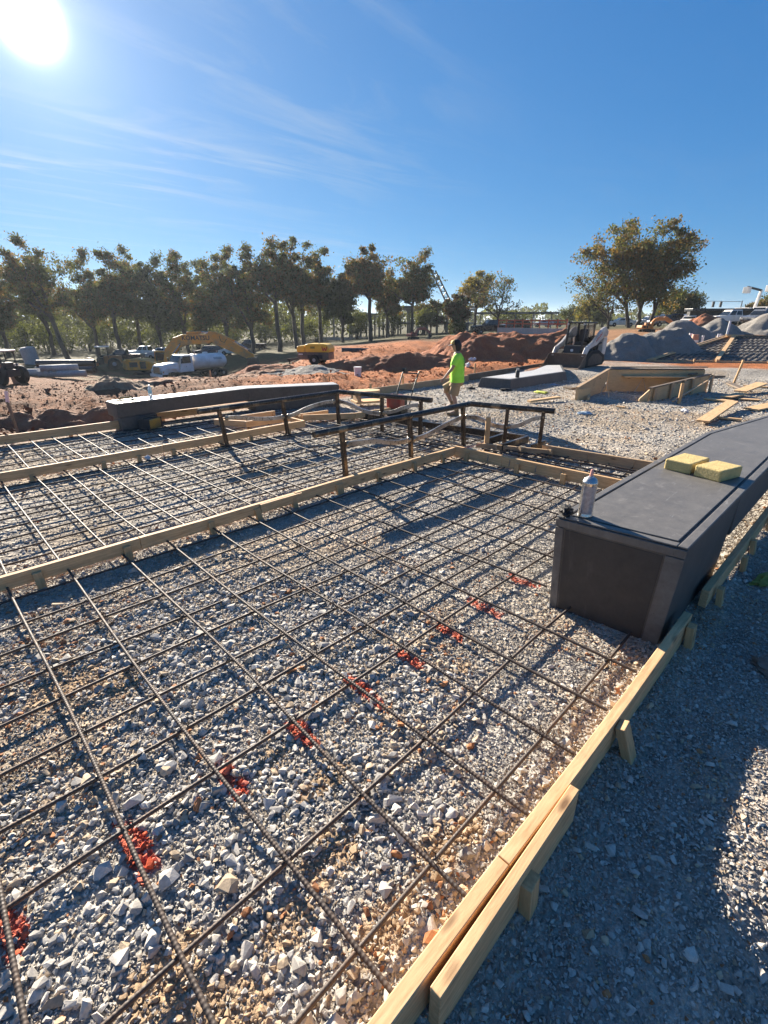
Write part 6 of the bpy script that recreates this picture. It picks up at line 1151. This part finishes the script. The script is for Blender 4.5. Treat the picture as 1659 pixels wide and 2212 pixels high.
def tree(label, px, depth, top, half, seed, low=.30, fill=1.0, lean=0.0, cols=(OLIVE, RUST, .35), stems=1, leaf=.31, shape='oval', name='autumn_tree', group='trees along the site', vines=0, dens=1.0):
    """trunk that forks into leaders of uneven height, each feathered with short leafy branches"""
    r = np.random.default_rng(seed+500); base = spot(px, depth); sc = FPX/(depth*cP); H = at(px, top, depth).z-base.z; Wd = half/sc*1.7
    t = thing(name, label, 'tree', base, facing(0), group); limbs = MB(); tips = []; rb = .017*H+.05; low = max(low, .16)
    def wig(p, q, k, a): return [p]+[p.lerp(q, i/k)+Vector(r.normal(0, a, 3)) for i in range(1, k)]+[q]
    def twig(p, q, r0, level):
        L = (q-p).length; k = 3; P = wig(p, q, k, L*.06); limbs.tube(P, [max(.012, r0*(1-.85*i/k)) for i in range(k+1)], 5 if level == 0 else 4, cap=False)
        tips.append((P[-1], L)); tips.append((P[2], L*.9))
        if level == 0:
            if L > 1.6: tips.append((P[1], L*.6))
            for i in range(int(r.integers(2, 5))):
                a = P[1].lerp(P[3] if i else P[2], r.uniform(.0, .9)); d = (q-p).normalized(); o = Vector(r.normal(0, 1, 3)); dd = (d*.8+o*.45+Vector((0, 0, .15))).normalized(); twig(a, a+dd*L*r.uniform(.35, .6), r0*.5, 1)
    for s_ in range(stems):
        ox = (s_-(stems-1)/2)*Wd*.30 if stems > 1 else 0; b0 = Vector((ox*.6, r.normal(0, .3), -.4)); fk = r.uniform(max(.16, low-.08), low+.06)
        f0 = Vector((lean*H*fk+ox, r.normal(0, .2), H*fk)); P = wig(b0, f0, 4, H*.006); limbs.tube(P, [rb*1.35, rb*1.08, rb, rb*.95, rb*.9], 8, cap=False)
        nl = int(r.integers(3, 5)) if stems == 1 else 3
        for l_ in range(nl):
            az = l_*2*PI/nl+r.uniform(-.5, .5); off = Wd*(r.uniform(.12, .78) if l_ else r.uniform(0, .2)); hh = H*(.95 if l_ == 0 else r.uniform(.62, .93))
            tp = Vector((lean*hh+ox*1.6+math.cos(az)*off, math.sin(az)*off*.7, hh)); mid = f0.lerp(tp, .45)+Vector((math.cos(az)*off*.12, 0, -H*.01)); LP = [f0]+wig(f0.lerp(mid, .4), mid, 2, H*.01)[0:2]+[mid]+wig(mid, tp, 3, H*.012)[1:]
            K = len(LP)-1; limbs.tube(LP, [max(.02, rb*.78*(1-.93*i/K)) for i in range(K+1)], 6, cap=False); nb = int(r.integers(9, 13)*fill**.5)
            for i in range(nb):
                f = .12+.86*(i+r.uniform(0, .9))/nb; kk = f*K; a = LP[min(int(kk), K-1)].lerp(LP[min(int(kk), K-1)+1], kk-int(kk)); if_low = 1-.25*(f < .3)
                reach = Wd*(.66-.42*f)*r.uniform(.55, 1.25)*if_low; az2 = i*2.4+r.uniform(-.8, .8); up_ = r.uniform(.35, 1.1)*(1 if f > .25 else .4)
                twig(a, a+Vector((math.cos(az2)*reach, math.sin(az2)*reach*.85, reach*up_)), rb*.22, 0)
            tips.append((tp, 1.2))
    limbs.build('trunk', BARK, t, smooth=70)
    n_t = len(tips); per = 16500*fill*dens/n_t; C = []; tone = []
    for p, L in tips:
        m_ = max(3, int(per*r.uniform(.1, 1.9))); rad_ = min(1.1, max(.4, .42*L+.2))*r.uniform(.7, 1.25); C.append(np.array(p)+r.normal(0, .5, (m_, 3))*np.array((1, 1, .75))*rad_); tone.append(np.full(m_, r.uniform(0, 1)))
    C = np.concatenate(C); tone = np.concatenate(tone)
    if vines:
        m_ = 2600; zz = r.uniform(.02, .75, m_)*H; aa = r.uniform(0, 2*PI, m_); rr = Wd*vines*(.45+.25*np.sin(zz*1.3))*np.sqrt(r.uniform(size=m_)); C = np.concatenate([C, np.stack([rr*np.cos(aa), rr*np.sin(aa), zz], 1)]); tone = np.concatenate([tone, np.full(m_, .1)])
    n = len(C); b = r.uniform(.6, 1.35, n)[:, None]; pick = (tone*.6+r.uniform(0, 1, n)*.4) < cols[2]
    link('crown', leaf_mesh('crown', C, r.uniform(.65, 1.35, n)*leaf, np.where(pick[:, None], cols[1], cols[0])*b, r), LEAF, t); return t
og, gd = (OLIVE, RUST, .30), (DEEP, OLIVE, .4)
TL = [(-28, 78, 558, 62, 'leafy tree cut off by the left picture edge', dict(low=.15)), (22, 84, 548, 52, 'dense tree just right of the left picture edge', dict(low=.2)), (152, 74, 524, 60, 'tall tree at the left whose trunk leans left', dict(low=.42, lean=-.20, fill=.8)), (118, 92, 560, 40, 'slender tree between the two leftmost big trunks', dict(low=.35, cols=gd)),
      (214, 86, 550, 40, 'narrow tree left of the excavator with a dark trunk', dict(low=.35)), (262, 80, 537, 46, 'full tree above the orange roller', dict(low=.34)), (308, 90, 544, 38, 'slim pale tree above the excavator body', dict(low=.36, cols=(OLIVE, GOLD, .4))), (352, 82, 562, 44, 'shorter round tree behind the excavator boom', dict(low=.25, cols=gd)), (408, 84, 538, 46, 'bushy tree over the bend of the excavator boom', dict(low=.22)), (452, 92, 560, 36, 'lower tree behind the excavator arm', dict(low=.2, cols=gd)),
      (496, 84, 540, 42, 'dense tree above the excavator arm', dict(low=.2)), (548, 80, 526, 46, 'broad tree right of the excavator arm', dict(low=.24)), (604, 76, 514, 46, 'tallest tree in the middle of the left row', dict(low=.38, fill=.9)), (648, 80, 520, 40, 'tall tree with forked trunk beside the tallest one', dict(low=.36, stems=2)), (694, 84, 532, 36, 'rusty leaved tree left of the steel frame', dict(low=.3, cols=(OLIVE, RUST, .5))),
      (742, 82, 572, 38, 'low dark tree in front of the steel frame left end', dict(low=.2, cols=gd)), (800, 78, 524, 42, 'tall brown topped tree in front of the steel frame', dict(low=.42, fill=.85, cols=(OLIVE, RUST, .55))), (836, 86, 590, 34, 'small open tree beside the brown topped tree', dict(low=.35, fill=.7)), (890, 82, 554, 42, 'wide airy tree left of the crane', dict(low=.36, fill=.85)),
      (986, 80, 636, 24, 'vine covered trunk below the crane boom', dict(low=.45, fill=.6, vines=.7, cols=(np.array((.10, .06, .03)), DEEP, .4))), (1026, 90, 584, 34, 'airy yellowish tree just right of the crane', dict(low=.4, fill=.65, cols=(OLIVE, GOLD, .6))), (1072, 84, 596, 42, 'almost bare tree with curved branches right of the crane', dict(low=.3, fill=.6, dens=.16, leaf=.3)), (930, 96, 652, 26, 'low brown tree in front of the steel frame right end', dict(low=.15, fill=.7, cols=(np.array((.10, .06, .03)), OLIVE, .5)))]
for i, (px, dp_, top, half, lb, kw) in enumerate(TL): tree(lb, px, dp_, top, half, i, group='trees in the row behind the dirt', **kw)
tree('big spreading autumn tree standing alone at the right', 1376, 68, 492, 62, 71, low=.22, fill=1.7, stems=3, cols=(OLIVE*1.15, np.array((.21, .135, .045)), .42), leaf=.29, dens=1.05, group='trees at the right')
tree('nearly bare low tree leaning left from the big tree', 1318, 67, 588, 62, 72, low=.2, fill=.7, lean=-.30, dens=.22, leaf=.26, group='trees at the right'); tree('small round yellow tree left of the big tree', 1272, 96, 652, 34, 73, low=.15, fill=.6, cols=(LIME*.7, GOLD, .5), group='trees at the right'); tree('dark green tree right of the big tree trunks', 1458, 84, 640, 42, 74, low=.1, fill=.8, cols=(DEEP, OLIVE, .3), group='trees at the right'); tree('autumn tree at the far right edge above the boom trucks', 1662, 96, 648, 40, 75, low=.05, fill=.8, cols=(OLIVE, RUST, .4), group='trees at the right')
def bush(label, px, depth, hgt, half, seed, cols, name='shrub', leaf=.3, group='undergrowth shrubs'):
    r = np.random.default_rng(seed+900); b = spot(px, depth); t = thing(name, label, 'shrub', b, facing(0), group); w = half*depth*cP/FPX; m = MB(); C = []
    for k in range(14):
        q = np.array((r.normal(0, .45)*w, r.normal(0, .35)*w, r.uniform(.3, .95)*hgt)); m.tube([(q[0]*.15, q[1]*.15, -.2), (q[0]*.5, q[1]*.5, q[2]*.6), tuple(q)], [.06, .04, .015], 5, cap=False); C.append(q+r.normal(0, .42, (150, 3))*np.array((w*.55, w*.45, hgt*.28)))
    m.build('stem', BARK, t); C = np.concatenate(C); C[:, 2] = np.abs(C[:, 2]); col = np.where(r.uniform(size=len(C))[:, None] < cols[2], cols[1], cols[0])*r.uniform(.6, 1.4, (len(C), 1)); link('foliage', leaf_mesh('foliage', C, r.uniform(.6, 1.4, len(C))*leaf, col, r), LEAF, t)
BL = ['at the left picture edge', 'right of the left edge tree', 'behind the concrete manhole riser', 'behind the concrete pipes', 'between the leaning trunk and the roller', 'left of the roller', 'behind the roller', 'between the roller and the excavator', 'behind the excavator cab', 'under the excavator boom bend', 'under the excavator arm', 'right of the excavator bucket', 'left of the brown rise', 'at the top of the brown rise']
for i, px in enumerate((-20, 22, 62, 104, 150, 192, 238, 285, 345, 430, 500, 572, 640, 690)): bush('sunlit yellow green undergrowth '+BL[i], px, 94+(i*7) % 13, 5.2 if i < 7 else 4.0, 34, i, (LIME, OLIVE, .4))
for i, (px, d_, hh, w_, lb) in enumerate(((1085, 118, 3.6, 24, 'round pale bush right of the bare tree'), (1120, 124, 3.4, 26, 'pale bush left of the far parked cars'), (1228, 110, 4.2, 22, 'thin bush left of the yellow tree'), (1300, 92, 3.0, 22, 'low bush behind the skid loader'), (1425, 100, 3.4, 26, 'bush between the big tree and the dark tree'), (850, 98, 4.5, 30, 'green bush seen through the steel frame'), (770, 98, 4.5, 30, 'yellow bush seen through the left bays of the steel frame'), (915, 92, 4.0, 26, 'olive bush below the wide airy tree'))): bush(lb, px, d_, hh, w_, 40+i, (LIME*.8, OLIVE, .55), group='bushes on the far lot')
# far woods: one mass along the skyline, and the ridge beyond
def woods():
    r = np.random.default_rng(77); n1, n2 = 34000, 22000
    pxs = np.concatenate([r.uniform(-500, 760, n1), r.uniform(-500, 2200, n2)]); d = np.concatenate([r.uniform(102, 135, n1), r.uniform(230, 330, n2)]); n = n1+n2
    tt = (pxs-CX)/FPX*cP; X = (sY+cY*tt)*d; Y = (cY-sY*tt)*d; z0 = height(X, Y); hh = np.where(np.arange(n) < n1, 6.0+8*fbm(pxs*.03, d*.02, 4, 81), 3.5+9*fbm(pxs*.035, d*.004, 4, 83)); hh = np.where((pxs > 1180) & (np.arange(n) >= n1), hh*np.where(pxs > 1470, .22, .7), hh)
    C = np.stack([X, Y, z0+hh*r.uniform(0, 1, n)**.6], 1); col = np.where(r.uniform(size=n)[:, None] < .5, OLIVE*.9, np.where(r.uniform(size=n)[:, None] < .5, LIME*.7, np.array((.07, .075, .035))))*r.uniform(.6, 1.4, (n, 1)); me = leaf_mesh('far_woods', C, r.uniform(.7, 1.6, n)*d/190, col, r); o = link('far_woods', me, LEAF); o['kind'] = 'stuff'; o['label'] = 'far belt of woods along the skyline'
woods()
def hill():
    n = 160; V = []; F = []
    for i in range(n):
        px = 1380+i*9; d = 1050; tt = (px-CX)/FPX*cP; row = 682-18*float(sstep(1450, 1640, np.array(px)))-5*float(fbm(np.array([px*.02]), np.array([1.0]), 4, 9)[0]-.5)+(8 if px < 1440 else 0)
        for k, (dd, f) in enumerate(((d, -.15), (d+70, .55), (d+150, 1.0), (d+260, .6), (d+340, -.2))):
            zt = float(rowz(row, d+150)); X = (sY+cY*tt)*dd; Y = (cY-sY*tt)*dd; V.append((X, Y, zt*f+(3*float(fbm(np.array([X*.02]), np.array([Y*.02]), 3, 4)[0]-.5))))
    for i in range(n-1):
        for k in range(4): a = i*5+k; F.append((a, a+5, a+6, a+1))
    m = MB(); m.add(V, F); o = m.build('hill', pm('wooded_hillside', (.055, .065, .035), 1.0, 0, .4, .02, .8, .05, bdist=6), smooth=180); o['kind'] = 'structure'; o['label'] = 'low wooded ridge on the right skyline'
hill()
# ================================================================= the air
def haze():
    m = bpy.data.materials.new('thin_autumn_haze'); m.use_nodes = True; n = m.node_tree; n.nodes.remove(n.nodes['Principled BSDF']); v = n.nodes.new('ShaderNodeVolumePrincipled')
    v.inputs['Color'].default_value = (.80, .90, 1.0, 1); v.inputs['Density'].default_value = 0.00024; v.inputs['Anisotropy'].default_value = .35; n.links.new(v.outputs[0], n.nodes['Material Output'].inputs['Volume'])
    o = MB().box(-6200, 6200, -6200, 6200, -25, 36).build('haze', m); o['kind'] = 'stuff'; o['label'] = 'thin blue haze filling the air over the site'
haze()
